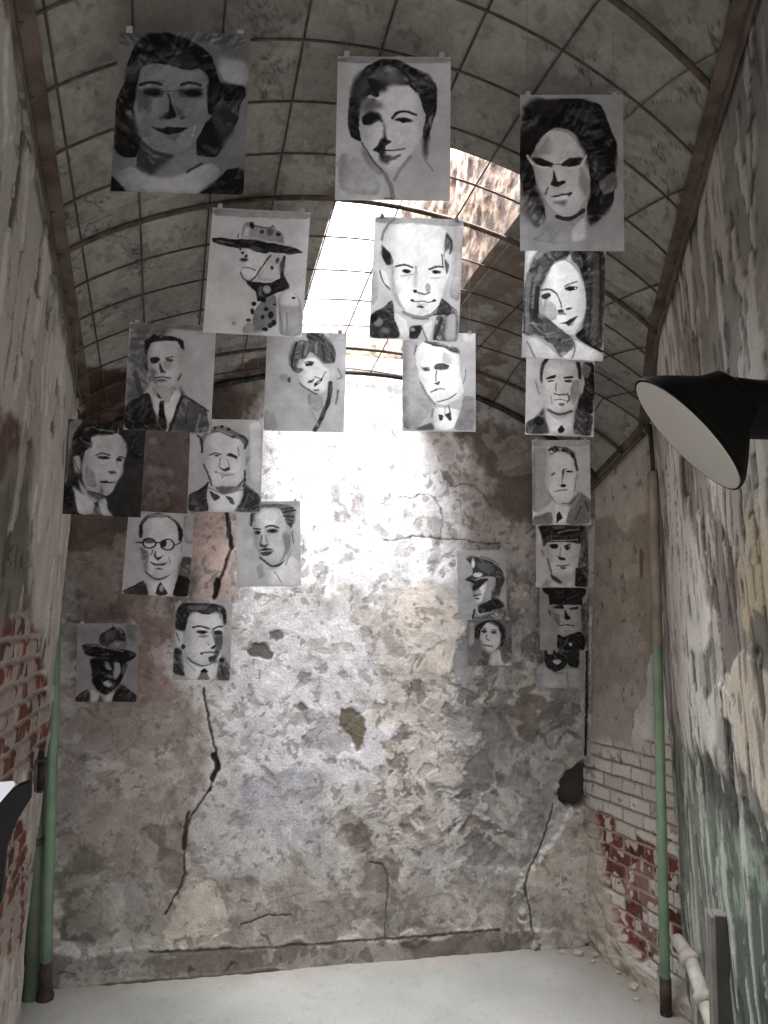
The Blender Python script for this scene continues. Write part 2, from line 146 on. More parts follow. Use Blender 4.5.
  ('portrait of a young man in suit and tie, frontal, below left of the campaign hat', [0.001, 2.049, 2.205], 0.2354, 0.2946, -0.0423, 99, 74, 'P 42 94 0 0 515 -33 319 325 281 738 -3 1035|P 46 47 0 0 1000 0 999 80 517 63 1 88|L 26 62 99 597 193 869|P 12 16 183 325 181 209 271 151 408 133 534 148 640 191 650 303 609 276 567 200 441 192 287 211 235 288 214 384|E 8 12 301 163 37 31 0|L 46 16 362 162 408 133|P 78 12 229 382 257 231 394 203 567 200 626 306 630 484 608 616 530 735 421 775 327 734 271 613 239 521|P 24 12 189 464 223 457 243 576 202 533|P 74 12 633 419 676 439 643 572|P 14 12 252 411 351 392 386 431 337 468 269 475|L 18 12 429 408 523 382|E 22 12 484 424 41 19 0|P 24 16 368 446 416 536 459 567 386 577 369 541|P 45 31 262 519 347 559 325 639 365 731 279 643|P 62 22 414 441 525 446 494 529 431 519|L 12 16 337 638 402 620 503 636|E 42 16 403 665 62 19 0|L 16 17 370 758 455 766|P 66 12 296 736 578 715 581 845 423 879 328 829|P 87 9 275 817 407 888 502 931 579 748 638 842 539 1156 499 1141 440 982 388 1097 331 972|P 10 12 359 795 426 879 385 876|P 8 9 392 905 458 901 448 982 504 1190 477 1259 390 1164|P 36 9 404 888 452 934 424 951|P 12 19 -4 958 267 786 331 988 413 1192 493 1263 0 1254|L 22 31 48 1033 224 930|P 34 19 610 697 695 838 934 958 1000 1251 509 1258 569 1074 646 857|L 8 37 646 841 570 1106 525 1241|L 12 19 678 839 830 913 961 998|L 56 28 867 1045 838 1247|L 20 16 730 935 702 1151|L 20 19 593 649 627 582'),
  ('tilted sheet portrait of a smiling woman with head inclined and upswept hair', [0.383, 2.117, 2.25], 0.2351, 0.2992, -0.0219, 91, 72, 'P 60 17 787 -1 1000 0 994 97 823 85|P 56 51 10 1000 136 1049 143 1252 0 1263|P 32 27 292 286 339 129 443 90 529 120 492 32 539 -51 674 -16 791 83 877 236 867 386 724 400 603 278 551 242 487 344 418 342 387 447 408 536 335 500 287 411|L 10 27 374 130 329 323 325 447|L 12 25 550 -7 760 115 831 285 851 369|L 12 20 697 162 738 350|L 14 17 462 152 452 326|L 10 24 510 50 595 89|L 58 17 513 137 485 292|L 56 20 630 125 619 261|L 50 17 744 114 813 234|P 90 15 388 483 487 344 605 312 724 417 808 486 814 620 755 757 658 794 554 728 465 659 409 571|E 18 14 549 408 54 24 -15|E 4 8 514 423 17 17 0|L 24 15 481 396 539 366 599 381|E 40 17 415 492 51 31 -20|L 15 17 533 644 576 637 603 596|E 18 14 564 632 24 17 0|P 12 12 605 657 683 605 733 533 704 625 653 677 609 704|P 95 7 632 657 692 618 677 648|L 34 14 615 567 682 591|L 40 17 744 502 715 570|E 28 10 639 746 34 10 0|L 28 19 430 659 537 745 658 798|P 60 27 539 780 725 810 731 964 650 1020 544 921|L 12 58 815 646 814 807 764 963 697 1148 643 1252|L 34 14 824 671 822 807|L 40 14 762 911 719 1068|L 32 24 914 737 893 905|L 44 20 902 453 969 569 907 586|E 28 14 297 618 20 31 0|E 60 34 230 590 51 51 0|L 62 34 581 989 674 1193|P 80 14 806 435 870 453 844 570'),
  ('palest portrait, stern man with bow tie lit white beside the skylight', [0.829, 2.185, 2.312], 0.235, 0.3201, -0.0054, 84, 70, 'P 60 48 0 0 195 14 216 530 435 1026 223 1301 0 1353|P 78 13 786 0 1000 0 997 121 787 120|P 95 16 182 412 188 196 280 126 459 142 665 168 774 268 793 539 842 826 737 987 580 1007 451 977 352 862 251 663 199 496|P 32 19 279 109 459 126 758 204 790 284 650 263 571 196 411 189 362 154|L 12 17 304 127 443 177|L 18 14 650 239 766 260|L 58 16 475 143 696 201|L 30 21 197 180 156 295|P 72 22 556 260 651 312 652 424 542 421|P 30 16 241 480 365 474 382 532 300 534|P 22 14 430 459 542 421 645 456 622 504 511 518 430 500|L 10 13 446 451 542 429 640 459|E 8 8 463 498 19 14 0|E 12 8 316 505 22 13 0|L 40 21 466 525 456 664|P 26 13 416 705 497 733 520 665 468 684|L 24 16 384 822 449 789 514 771 571 782|E 18 8 457 789 19 11 0|L 40 19 243 680 344 879 451 993|L 25 17 475 953 611 925 735 842|P 72 16 580 1007 797 890 845 841 799 1018 660 1089|P 95 13 435 1026 799 1050 694 1345 455 1340 421 1192|L 60 13 588 1007 581 1121|P 20 10 485 1124 565 1138 553 1204 502 1214|P 20 10 573 1130 660 1086 680 1199 646 1220|L 28 22 635 1022 660 1119|P 30 19 206 1322 405 1226 447 1341 206 1352|P 50 22 843 857 993 887 1000 1359 694 1345 799 1050|P 70 13 791 427 871 477 858 619 810 669|L 36 11 861 508 855 651 825 698|L 46 32 419 1060 404 1160'),
  ('portrait of a dark-browed man in suit, half black background, below the long-haired woman', [1.276, 2.205, 2.307], 0.2348, 0.2677, -0.0367, 79, 76, 'P 10 40 830 23 1001 47 995 825 745 768 776 540 860 363|P 46 50 821 41 958 101 910 291 824 227|P 88 15 224 363 242 107 334 18 535 6 720 46 790 229 785 505 727 716 591 828 437 836 317 755 249 568|P 10 17 199 313 208 109 259 5 342 1 267 89 241 226 241 383|P 10 17 720 26 788 43 811 288 765 291 747 130|P 70 13 140 334 191 314 236 534 190 523|L 28 13 145 350 157 435 202 539|P 80 13 808 297 862 328 827 506 785 508|P 6 10 283 300 351 257 438 239 439 283 317 315|P 6 10 541 260 688 244 696 277 553 294|P 24 10 304 331 427 311 402 341 326 351|P 22 10 554 314 675 295 655 343 571 347|E 5 7 368 330 17 12 0|E 5 7 604 322 17 12 0|L 18 20 410 518 470 532 538 528 609 511|L 50 27 444 368 436 472|P 60 34 672 304 774 299 776 505 710 682 640 582|L 18 22 606 514 644 581 607 639|L 22 13 419 614 504 597 593 615|P 34 13 470 669 576 654 542 701 488 697|L 22 37 326 763 488 837 668 768|L 60 23 368 561 385 665|P 87 13 283 739 403 855 540 884 711 787 696 1105 369 1113 283 914|L 55 13 300 756 420 872 506 903|P 8 10 468 1046 532 972 579 1040 544 1099 489 1102|P 22 20 10 963 164 868 275 722 292 914 369 1118 0 1140|E 6 30 198 936 75 67 0|L 42 20 44 1014 60 1119|P 28 20 727 716 882 778 990 825 957 1142 693 1109|L 12 30 918 846 887 1096|L 92 17 980 967 974 1131'),
  ('portrait of a young man turned right on dark ground, leftmost beside the peeling wall', [-0.184, 2.354, 2.007], 0.2354, 0.2889, -0.0441, 89, 16, 'P 50 40 0 0 195 8 72 192 66 393 5 832 38 830|P 10 67 785 108 992 162 975 503 802 429|P 76 15 247 381 288 210 486 163 653 160 760 279 776 414 732 552 746 653 669 793 625 914 560 969 442 941 290 916 234 785 209 618|P 11 20 63 343 105 190 230 47 394 1 628 1 749 60 721 164 650 101 587 181 403 186 305 226 328 342 248 398 202 485 101 441|L 48 23 383 120 518 136 585 139|L 40 23 173 235 226 298 310 310|L 70 13 647 101 654 185|P 64 13 87 492 168 470 206 551 197 703 130 690|L 20 15 104 508 151 622 179 671|P 8 17 5 832 148 723 223 886 105 843|P 68 13 166 755 290 916 446 1026 399 1079 226 953|P 80 12 96 843 226 953 415 1078 406 1217 206 1227|P 9 13 -6 866 87 827 198 1227 0 1234|P 50 13 417 1112 484 1108 526 1211 386 1235|L 20 12 401 1129 455 1211|P 78 12 429 1026 544 986 569 1137 658 1231 507 1229|L 10 22 380 460 465 417 560 448|E 16 13 485 483 80 22 0|E 4 8 502 479 23 20 0|L 9 22 654 506 685 454 740 477|E 12 12 688 504 33 22 0|P 26 13 541 649 627 640 666 666 580 692|L 58 17 655 523 676 606|P 18 10 442 789 533 767 568 791 647 786 585 801 468 808|L 8 10 447 789 643 788|P 42 17 461 822 512 937 450 941 472 872|P 38 23 290 916 443 958 561 989 446 1029 310 966|P 58 40 257 582 378 675 422 875 287 849'),
  ('portrait of an older grey-haired man in a bow tie', [0.177, 2.402, 2.046], 0.235, 0.3035, -0.0149, 84, 78, 'P 62 35 0 0 305 2 258 195 8 221|P 84 35 783 37 993 39 998 930 835 823|P 90 16 188 465 225 267 347 169 581 259 706 286 765 429 783 644 764 824 680 933 485 971 340 918 262 773 212 628|P 46 18 118 267 292 142 361 88 522 107 721 215 812 286 781 393 745 375 688 268 581 259 400 178 241 213 191 303 179 465 139 375|L 12 28 107 231 164 303 172 465|E 10 11 336 115 25 19 0|E 10 11 433 103 21 19 0|E 10 11 523 136 28 19 0|E 24 11 598 232 21 18 0|L 18 35 685 215 797 286 755 397|L 66 18 363 142 579 214|L 28 25 284 498 358 474 421 487|P 18 14 499 504 554 465 666 519 647 558 574 522|E 10 9 369 510 28 12 0|P 18 14 397 645 439 699 493 730 567 699 544 663 474 699|L 48 16 423 537 415 645|L 40 12 522 555 559 681|P 70 14 369 736 494 753 601 753 641 771 478 793|E 20 9 369 736 16 11 0|E 28 9 464 808 12 9 0|L 50 11 460 781 602 771|L 22 25 199 628 271 773 322 921|L 18 28 763 716 773 824 680 936|L 50 18 657 375 680 501|P 60 14 769 518 851 500 774 653|P 70 14 154 519 191 556 206 632|P 44 18 340 936 680 933 753 905 647 1006 470 1047|P 22 21 1 1049 144 992 275 882 254 1046 300 1287 0 1291|P 22 21 766 878 859 967 990 1056 1000 1288 637 1282 740 1095|L 8 25 275 882 163 1010|L 8 18 751 932 782 824|L 42 25 826 1040 747 1259|P 92 12 260 955 471 1062 756 968 740 1095 641 1282 318 1296|L 52 18 278 955 471 1055 738 969|P 24 11 276 991 457 1080 366 1149|P 28 11 503 1047 615 1097 641 1191 583 1170'),
  ('pale portrait of a man with wavy hair in a grey suit, mid right column', [1.527, 2.64, 2.106], 0.235, 0.3449, 0.0009, 66, 86, 'P 74 11 0 0 1000 0 1000 100 2 114|P 66 70 9 122 276 136 226 536 351 1080 -11 1307|P 96 18 253 536 270 322 397 223 627 237 747 404 769 619 717 892 641 1058 513 1115 370 1043 267 879 221 680|P 34 21 275 163 384 91 489 116 612 123 734 209 783 404 788 547 744 529 730 369 644 246 540 194 433 196 343 250 291 215|E 8 12 329 153 42 16 -20|E 8 12 421 136 21 42 -25|E 8 12 549 187 46 21 0|E 8 14 697 263 25 56 -25|L 10 19 749 333 783 538|E 88 11 336 206 35 23 0|E 80 11 488 160 21 25 0|E 36 12 360 588 39 16 -35|E 14 9 335 599 14 12 0|P 14 12 508 550 584 487 551 536 536 676 515 677|L 12 16 515 541 557 496 593 505|E 26 12 640 549 63 19 0|E 8 9 627 553 19 14 0|E 4 11 533 794 46 28 0|L 56 21 528 604 514 749|L 50 14 451 768 486 795|L 30 16 371 900 466 877 596 864|L 52 18 264 879 369 1062|P 30 16 612 1142 715 1002 755 965 713 1085|L 10 19 639 1117 736 1006|L 36 18 513 1100 640 1104|P 46 18 6 1325 328 1229 356 1468 0 1472|L 28 16 32 1363 233 1323|P 94 12 333 1080 530 1152 638 1169 557 1460 374 1462|P 10 11 413 1287 464 1233 520 1357 449 1399 407 1461|P 50 18 790 873 1007 1035 1000 1464 557 1465 638 1188|L 18 18 842 1148 742 1377|L 28 32 912 1074 967 1240|L 64 32 825 927 692 1187|L 58 25 769 601 721 892|P 80 14 770 547 823 582 793 745'),
  ('portrait of a smiling man in round black spectacles and dark suit', [-0.027, 2.709, 1.782], 0.2351, 0.2945, -0.057, 76, 73, 'P 30 52 858 648 1007 643 1012 987 803 911|P 62 34 823 18 1000 0 1002 456 869 442|P 84 16 212 471 214 221 316 81 558 57 738 152 800 340 838 459 825 649 782 877 656 989 518 1006 385 932 275 738|P 32 17 186 400 181 168 278 54 431 4 608 49 769 136 842 271 834 425 784 426 751 204 646 84 490 65 299 90 230 204 234 417|P 9 16 170 204 224 142 232 402 196 403|P 9 16 751 152 844 254 833 411 791 412|L 62 24 331 55 556 38|L 10 14 423 9 485 22|P 44 34 203 525 333 593 351 735 338 907 255 721|E 34 21 345 447 78 31 0|E 12 21 563 464 45 55 0|R 7 22 348 477 93 72 0|R 7 21 620 481 100 79 0|E 88 14 341 500 45 21 0|E 88 14 625 501 31 28 0|L 8 26 244 470 148 472|L 8 17 716 487 811 446|L 8 24 434 458 527 456|P 12 16 441 572 425 662 490 734 588 639 535 669 466 682|L 40 24 403 582 392 648|P 92 14 480 554 541 640 491 659|P 10 12 362 744 459 776 651 742 601 792 444 807|L 88 12 476 777 639 757|E 28 12 529 846 52 14 0|L 60 21 655 654 684 758|L 14 24 328 898 446 1001 571 1004 702 934|P 76 12 813 460 868 476 845 648|L 30 12 842 493 834 580|P 86 12 342 952 450 1036 573 1029 797 859 795 999 753 1250 419 1260 366 1096|L 60 14 353 969 487 1052|P 15 12 500 1214 512 1123 565 1030 642 1150 702 1221 562 1258|E 66 17 584 1136 31 52 0|P 24 21 -1 1245 322 1026 419 1260 143 1261|L 8 21 25 1219 306 1045|P 6 16 820 910 1014 969 996 1249 749 1245 797 1016'),
  ('portrait of a man with a pencil moustache on the bright plaster', [0.359, 2.712, 1.829], 0.2349, 0.3133, 0.0118, 73, 78, 'P 66 31 333 -8 1000 0 999 76 367 73|P 76 20 251 399 281 158 455 67 704 108 800 312 849 495 853 726 740 952 603 1049 466 985 353 778 275 664|P 88 53 303 223 455 111 659 176 684 357 414 378 440 624 305 400|P 38 27 206 224 259 136 366 47 749 39 914 105 918 358 801 403 752 266 681 108 455 89 302 136 251 399 207 355|L 8 22 728 176 919 146|L 8 20 740 234 904 243|L 14 22 781 294 894 316|L 10 20 727 130 890 105|L 20 36 242 202 231 377|P 18 22 800 335 894 335 849 450|L 10 27 268 426 371 436|L 7 31 459 405 526 370 644 416|E 24 18 328 488 49 31 0|E 20 18 561 469 85 33 0|E 3 11 561 465 27 22 0|E 5 11 345 489 20 22 0|P 12 18 373 645 418 691 512 671 463 719 370 716|L 44 31 394 534 374 667|L 60 45 461 557 484 648|P 8 16 338 777 441 723 610 769 464 771|P 24 16 353 800 464 786 604 787 487 855 420 863|L 14 36 365 879 557 1051 744 953|P 54 45 710 494 849 495 830 772 671 972 760 769|P 60 36 297 665 375 801 399 914 342 800|P 78 16 848 427 924 450 876 692|L 22 18 868 473 890 658|P 90 18 445 1074 603 1083 855 842 989 964 995 1329 403 1302|L 46 16 592 1105 703 1273|P 60 36 312 1022 399 981 424 1163 358 1226|L 62 22 854 772 764 1000'),
  ('portrait of a young man in a peaked cap with pale face, right column', [1.642, 2.84, 1.826], 0.2275, 0.2724, -0.0104, 64, 80, 'P 28 60 849 33 1000 14 1000 1194 764 1179 806 689 856 412|P 40 40 907 213 964 332 884 649 826 610|P 13 18 29 4 967 6 891 133 858 193 847 362 768 352 532 323 232 333 172 404 142 404 90 151|L 58 32 432 156 612 96 809 93|L 30 20 252 202 572 223 809 203|L 74 16 288 297 571 305 792 281|P 44 24 312 30 572 11 532 72 332 91|P 82 20 0 90 90 155 135 398 6 414|P 87 18 192 414 292 341 532 341 768 356 807 471 777 689 727 866 609 986 451 1008 313 931 233 734|P 9 18 252 387 352 353 436 383 396 467 292 457|P 11 18 541 387 670 362 674 456 571 496|E 62 12 650 412 20 36 0|P 12 14 408 589 452 612 574 631 563 675 452 676|L 60 28 472 453 462 592|L 12 22 388 772 491 794 633 769|P 24 14 452 805 594 813 550 853 491 844|P 72 14 97 474 172 474 184 618 132 618|L 18 16 108 494 152 594|P 80 14 807 451 852 412 810 633|L 28 32 223 654 293 931|P 22 24 259 932 432 1032 514 1109 432 1130 293 1034|P 87 14 253 1035 432 1150 569 1186 707 1008 729 1183 230 1193|P 12 20 747 807 883 845 981 1178 725 1183|P 54 20 90 1180 233 1031 234 1193'),
  ('small profile portrait of a man in peaked cap with chin strap shadow, on pale plaster', [1.364, 3.066, 1.708], 0.2182, 0.3111, 0.0123, 64, 60, 'P 20 25 164 147 292 120 487 150 710 237 930 407 982 632 865 828 807 913 787 546 534 543 306 626 165 625 166 582 310 485 314 345|P 82 22 319 135 372 261 332 387 281 302|L 14 22 488 122 683 180 849 294|E 34 56 595 361 168 101 20|E 78 22 414 508 101 50 0|P 6 20 155 591 334 626 618 572 644 629 417 711 193 630|P 56 22 249 668 417 711 673 601 812 687 807 913 662 1110 406 1137 325 994 300 852|P 80 22 444 768 621 657 525 910 492 1081 350 1114 319 994 474 910|P 8 20 348 660 602 623 415 802 342 858 296 801|L 8 25 321 940 483 910|E 15 14 396 995 45 17 0|P 24 39 696 855 811 715 812 969 662 1110|P 7 22 400 1143 806 969 977 1146 829 1231 430 1314|P 32 28 257 1422 346 1251 428 1371 800 1231 1005 1169 1000 1432|L 8 42 339 1222 300 1399|P 14 28 787 546 871 574 862 970 780 856'),
  ('dark portrait of a man in a black peaked cap, above the lowest right sheet', [1.735, 2.998, 1.557], 0.2162, 0.2861, -0.0152, 64, 62, 'P 6 24 32 5 987 5 964 159 894 225 905 395 830 361 566 415 273 362 207 389 187 173 80 120|P 34 53 857 409 1000 277 1007 1291 899 1237|P 69 24 220 442 379 375 804 375 860 541 840 914 708 1022 521 1055 412 916 276 702|P 11 24 279 415 486 370 519 467 327 455|P 11 24 619 441 810 396 811 467 646 480|P 6 21 534 436 581 568 667 648 596 706 510 667|P 46 37 275 542 408 568 438 862 330 755|L 14 26 445 808 598 792 726 813|L 46 21 519 915 626 928|P 20 21 175 463 237 516 222 654|E 22 21 900 541 32 111 0|P 6 21 367 970 494 1055 840 914 941 1021 960 1324 357 1327|E 88 13 646 1198 37 29 0|L 34 21 387 1077 576 1157'),
  ('small portrait of a woman with dark hair parted in the middle, below the capped profile', [1.424, 3.118, 1.447], 0.2005, 0.2128, -0.0002, 64, 46, 'P 8 29 151 193 293 65 516 6 738 65 861 225 854 508 727 663 763 383 704 161 547 39 388 97 309 225 262 446 152 446|P 88 25 293 225 452 71 673 167 763 383 696 632 509 791 355 699 277 446|E 18 19 372 273 64 41 0|E 26 19 592 295 64 35 0|L 24 22 309 218 419 209|L 34 19 529 241 665 241|L 40 32 425 352 418 458 487 477|L 24 35 355 582 557 620|P 50 45 277 446 401 693 524 791 385 760|P 78 25 478 791 727 663 759 936 857 1049 476 1061|P 32 45 308 693 478 800 451 1061 189 1049|P 36 38 765 601 991 320 992 936 844 972|P 62 45 1 65 166 65 137 570 7 632|P 74 25 843 1011 1003 966 1000 1061 811 1061'),
  ('portrait of a man in a brimmed fedora, face in shadow, lowest on the left', [-0.204, 2.944, 1.392], 0.2287, 0.2912, -0.0034, 70, 56, 'P 48 36 770 18 986 18 978 322 814 250|P 17 16 348 322 362 197 432 125 538 54 610 54 774 125 796 268 809 393 512 393|E 30 43 524 197 90 72 -30|L 62 18 432 134 556 54|L 58 23 628 72 739 152|L 8 22 573 45 611 89|P 46 14 508 379 599 277 801 295 813 415 621 406|E 56 14 654 340 54 25 0|P 5 14 70 358 169 331 349 340 530 402 765 420 892 447 996 510 896 590 790 644 627 626 499 554 265 554 138 501|L 54 18 151 354 350 367 495 402 757 454|P 30 22 838 465 965 501 876 536|P 5 16 199 572 445 554 789 626 830 680 745 930 641 1073 482 1166 336 1073 260 948 255 787|P 58 18 609 629 709 644 726 787 637 930 599 858 613 751|P 56 16 461 608 538 644 582 772 487 755 449 680|E 3 11 515 772 54 22 0|P 48 14 508 826 602 858 582 898 509 862|P 66 16 436 951 528 912 607 1005 550 1041 459 1005|L 4 16 474 903 600 898|P 32 14 754 662 821 662 782 844 738 826|P 72 11 226 1037 374 1144 397 1198 342 1270 252 1270|P 72 11 646 1105 579 1270 468 1270 465 1198|P 32 11 342 1270 410 1162 471 1270|P 14 16 -2 1198 208 1037 252 1270 0 1273|L 30 22 70 1198 193 1109|P 13 16 728 966 997 1162 993 1273 572 1270 660 1091'),
  ('portrait of a man with parted dark hair, hanging above the long wall crack', [0.145, 3.045, 1.465], 0.228, 0.3063, -0.018, 65, 68, 'P 20 34 4 781 153 820 143 999 223 1291 -7 1236|P 14 23 7 452 10 156 106 7 339 0 699 6 891 80 918 357 867 400 831 188 724 146 600 212 431 182 304 152 225 260 196 492 114 503|E 40 42 406 86 191 47 0|L 50 25 765 81 812 295|P 88 19 188 533 246 260 325 162 558 213 746 168 833 316 869 504 854 771 809 992 631 1102 449 1094 263 978 193 819|P 38 30 671 465 858 504 845 811 748 992 629 1053 724 853 720 711|P 82 15 10 494 134 492 186 616 151 799 47 760|L 18 21 50 535 93 668|E 14 17 170 769 38 42 0|L 7 30 323 432 440 397 612 449|L 9 30 671 456 773 401 840 404|E 18 15 486 509 97 32 0|E 4 11 496 504 32 28 0|E 14 15 776 515 74 38 0|E 52 25 510 581 72 25 0|P 7 15 636 773 744 711 722 776 682 807|L 48 19 651 486 723 691|L 40 17 592 693 618 733|L 10 25 477 876 581 855 768 852|E 8 11 497 888 25 21 0|P 24 17 601 934 770 902 732 996 629 1047|L 78 17 624 904 725 889|L 28 30 251 958 388 1075 590 1104 749 1012|P 90 15 159 940 265 1018 491 1133 793 1011 758 1339 222 1345|L 60 17 182 979 394 1193|P 5 13 489 1176 552 1138 618 1190 576 1252 481 1215|P 46 13 481 1215 594 1213 662 1340 416 1343|P 34 25 798 972 888 931 996 1107 992 1344 758 1339|E 12 17 849 991 42 38 0|L 14 30 831 1090 896 1283'),
  ('lowest right portrait, shadowed grinning face over white shirt', [1.747, 3.051, 1.335], 0.2188, 0.1944, -0.0165, 64, 60, 'P 34 63 0 0 173 -1 148 374 0 428|P 8 21 160 9 620 7 666 320 575 479 363 565 175 427 147 165|P 8 24 633 7 897 6 891 484 627 405|E 68 24 279 118 63 74 0|E 62 24 423 73 58 74 0|E 34 37 521 111 74 58 0|E 80 18 427 347 95 53 0|L 4 47 312 248 425 216 558 247|E 30 21 386 242 37 26 0|L 5 37 321 348 415 440 546 347|P 70 32 0 481 202 480 390 600 629 479 924 492 1000 888 0 888|L 58 53 630 559 663 856|L 50 37 390 586 550 559|L 60 42 96 587 124 856'),
]

# ------------------------------------------------------------------ noise, polygons
def _hash(ix, iy, seed):
    h = (ix.astype(np.int64) * 374761393 + iy.astype(np.int64) * 668265263 + seed * 1442695041) & 0x7fffffff
    h = ((h ^ (h >> 13)) * 1274126177) & 0x7fffffff
    h = h ^ (h >> 16)
    return (h & 0xffff) / 65535.0
def vnoise(x, y, seed=0):
    x = np.asarray(x, float); y = np.asarray(y, float)
    ix = np.floor(x); iy = np.floor(y); fx = x - ix; fy = y - iy
    fx = fx * fx * (3 - 2 * fx); fy = fy * fy * (3 - 2 * fy)
    a = _hash(ix, iy, seed); b = _hash(ix + 1, iy, seed); c = _hash(ix, iy + 1, seed); d = _hash(ix + 1, iy + 1, seed)
    return (a + (b - a) * fx) * (1 - fy) + (c + (d - c) * fx) * fy
def fbm(x, y, seed=0, octv=4, gain=.5):
    s = 0; amp = 1; tot = 0
    for k in range(octv):
        s = s + amp * vnoise(x * 2 ** k + 17.3 * k, y * 2 ** k - 9.1 * k, seed + k * 7); tot += amp; amp *= gain
    return s / tot
def ridged(x, y, seed=0, octv=3):
    s = 0; amp = 1; tot = 0
    for k in range(octv):
        s = s + amp * (1 - np.abs(2 * vnoise(x * 2 ** k, y * 2 ** k, seed + k * 5) - 1)); tot += amp; amp *= .5
    return s / tot
def sstep(a, b, x):
    t = np.clip((x - a) / (b - a), 0, 1); return t * t * (3 - 2 * t)
def chaikin(p, n=2, closed=True):
    p = np.array(p, float)
    for _ in range(n):
        if closed:
            q = np.roll(p, -1, 0); p = np.stack([.75 * p + .25 * q, .25 * p + .75 * q], 1).reshape(-1, 2)
        else:
            a, b = p[:-1], p[1:]
            m = np.stack([.75 * a + .25 * b, .25 * a + .75 * b], 1).reshape(-1, 2)
            p = np.concatenate([p[:1], m[1:-1], p[-1:]]) if len(p) > 2 else p
    return p
def seg_dist(x, y, p, closed):
    best = np.full(x.shape, 1e9)
    n = len(p)
    for k in range(n if closed else n - 1):
        a = p[k]; b = p[(k + 1) % n]; d = b - a; L = d @ d + 1e-12
        t = np.clip(((x - a[0]) * d[0] + (y - a[1]) * d[1]) / L, 0, 1)
        best = np.minimum(best, (x - a[0] - t * d[0]) ** 2 + (y - a[1] - t * d[1]) ** 2)
    return np.sqrt(best)
def inside(x, y, p):
    r = np.zeros(x.shape, bool); n = len(p)
    for k in range(n):
        x1, y1 = p[k]; x2, y2 = p[(k + 1) % n]
        if y1 == y2: continue
        c = ((y1 > y) != (y2 > y)) & (x < (x2 - x1) * (y - y1) / (y2 - y1) + x1)
        r ^= c
    return r
def soften(p, cut=.14):
    p = np.array(p, float); q = np.roll(p, -1, 0)
    p = np.stack([(1 - cut) * p + cut * q, cut * p + (1 - cut) * q], 1).reshape(-1, 2)
    q = np.roll(p, -1, 0); m = np.stack([.75 * p + .25 * q, .25 * p + .75 * q], 1).reshape(-1, 2)
    return m
def poly_mask(x, y, pts, soft, smooth=2):
    """1 inside a rounded polygon, falling to 0 over the softness"""
    p = soften(pts) if smooth == 3 else chaikin(pts, smooth) if smooth else np.array(pts, float)
    sm = float(np.max(soft)); lo = p.min(0) - sm; hi = p.max(0) + sm
    out = np.zeros(x.shape)
    m = (x > lo[0]) & (x < hi[0]) & (y > lo[1]) & (y < hi[1])
    if not m.any(): return out
    xs, ys = x[m], y[m]
    sd = seg_dist(xs, ys, p, True); sd = np.where(inside(xs, ys, p), sd, -sd)
    out[m] = sstep(-.5, .5, sd / np.maximum(soft[m] if np.ndim(soft) else soft, 1e-6))
    return out
def line_mask(x, y, pts, width, soft):
    p = chaikin(pts, 2, False)
    r = width / 2 + float(np.max(soft))
    lo = p.min(0) - r; hi = p.max(0) + r
    out = np.zeros(x.shape)
    m = (x > lo[0]) & (x < hi[0]) & (y > lo[1]) & (y < hi[1])
    if not m.any(): return out
    d = seg_dist(x[m], y[m], p, False)
    out[m] = sstep(-.5, .5, (width / 2 - d) / np.maximum(soft[m] if np.ndim(soft) else soft, 1e-6))
    return out
def lin(c):
    c = np.asarray(c, float)
    return np.where(c <= .04045, c / 12.92, ((c + .055) / 1.055) ** 2.4)
def rgb(c): return tuple(float(v) for v in lin(np.array(c[:3]) / 255.0)) + (1.0,)
def mixc(col, c, m):
    return col + (np.array(c, float) - col) * m[..., None]

# ------------------------------------------------------------------ materials
def new_mat(name):
    m = bpy.data.materials.new(name); m.use_nodes = True
    nt = m.node_tree; bs = nt.nodes['Principled BSDF']
    return m, nt, bs
def noise_mat(name, c1, c2, scale=20., rough=.7, metal=0., bump=.2, bscale=None, detail=6.):
    m, nt, bs = new_mat(name)
    tc = nt.nodes.new('ShaderNodeTexCoord')
    n = nt.nodes.new('ShaderNodeTexNoise'); n.inputs['Scale'].default_value = scale; n.inputs['Detail'].default_value = detail
    r = nt.nodes.new('ShaderNodeValToRGB')
    r.color_ramp.elements[0].position = .35; r.color_ramp.elements[1].position = .65
    r.color_ramp.elements[0].color = rgb(c1); r.color_ramp.elements[1].color = rgb(c2)
    nt.links.new(tc.outputs['Object'], n.inputs['Vector']); nt.links.new(n.outputs['Fac'], r.inputs['Fac'])
    nt.links.new(r.outputs['Color'], bs.inputs['Base Color'])
    bs.inputs['Roughness'].default_value = rough; bs.inputs['Metallic'].default_value = metal
    b = nt.nodes.new('ShaderNodeBump'); b.inputs['Strength'].default_value = bump; b.inputs['Distance'].default_value = .01
    n2 = nt.nodes.new('ShaderNodeTexNoise'); n2.inputs['Scale'].default_value = bscale or scale * 3; n2.inputs['Detail'].default_value = 5
    nt.links.new(tc.outputs['Object'], n2.inputs['Vector']); nt.links.new(n2.outputs['Fac'], b.inputs['Height'])
    nt.links.new(b.outputs['Normal'], bs.inputs['Normal'])
    return m
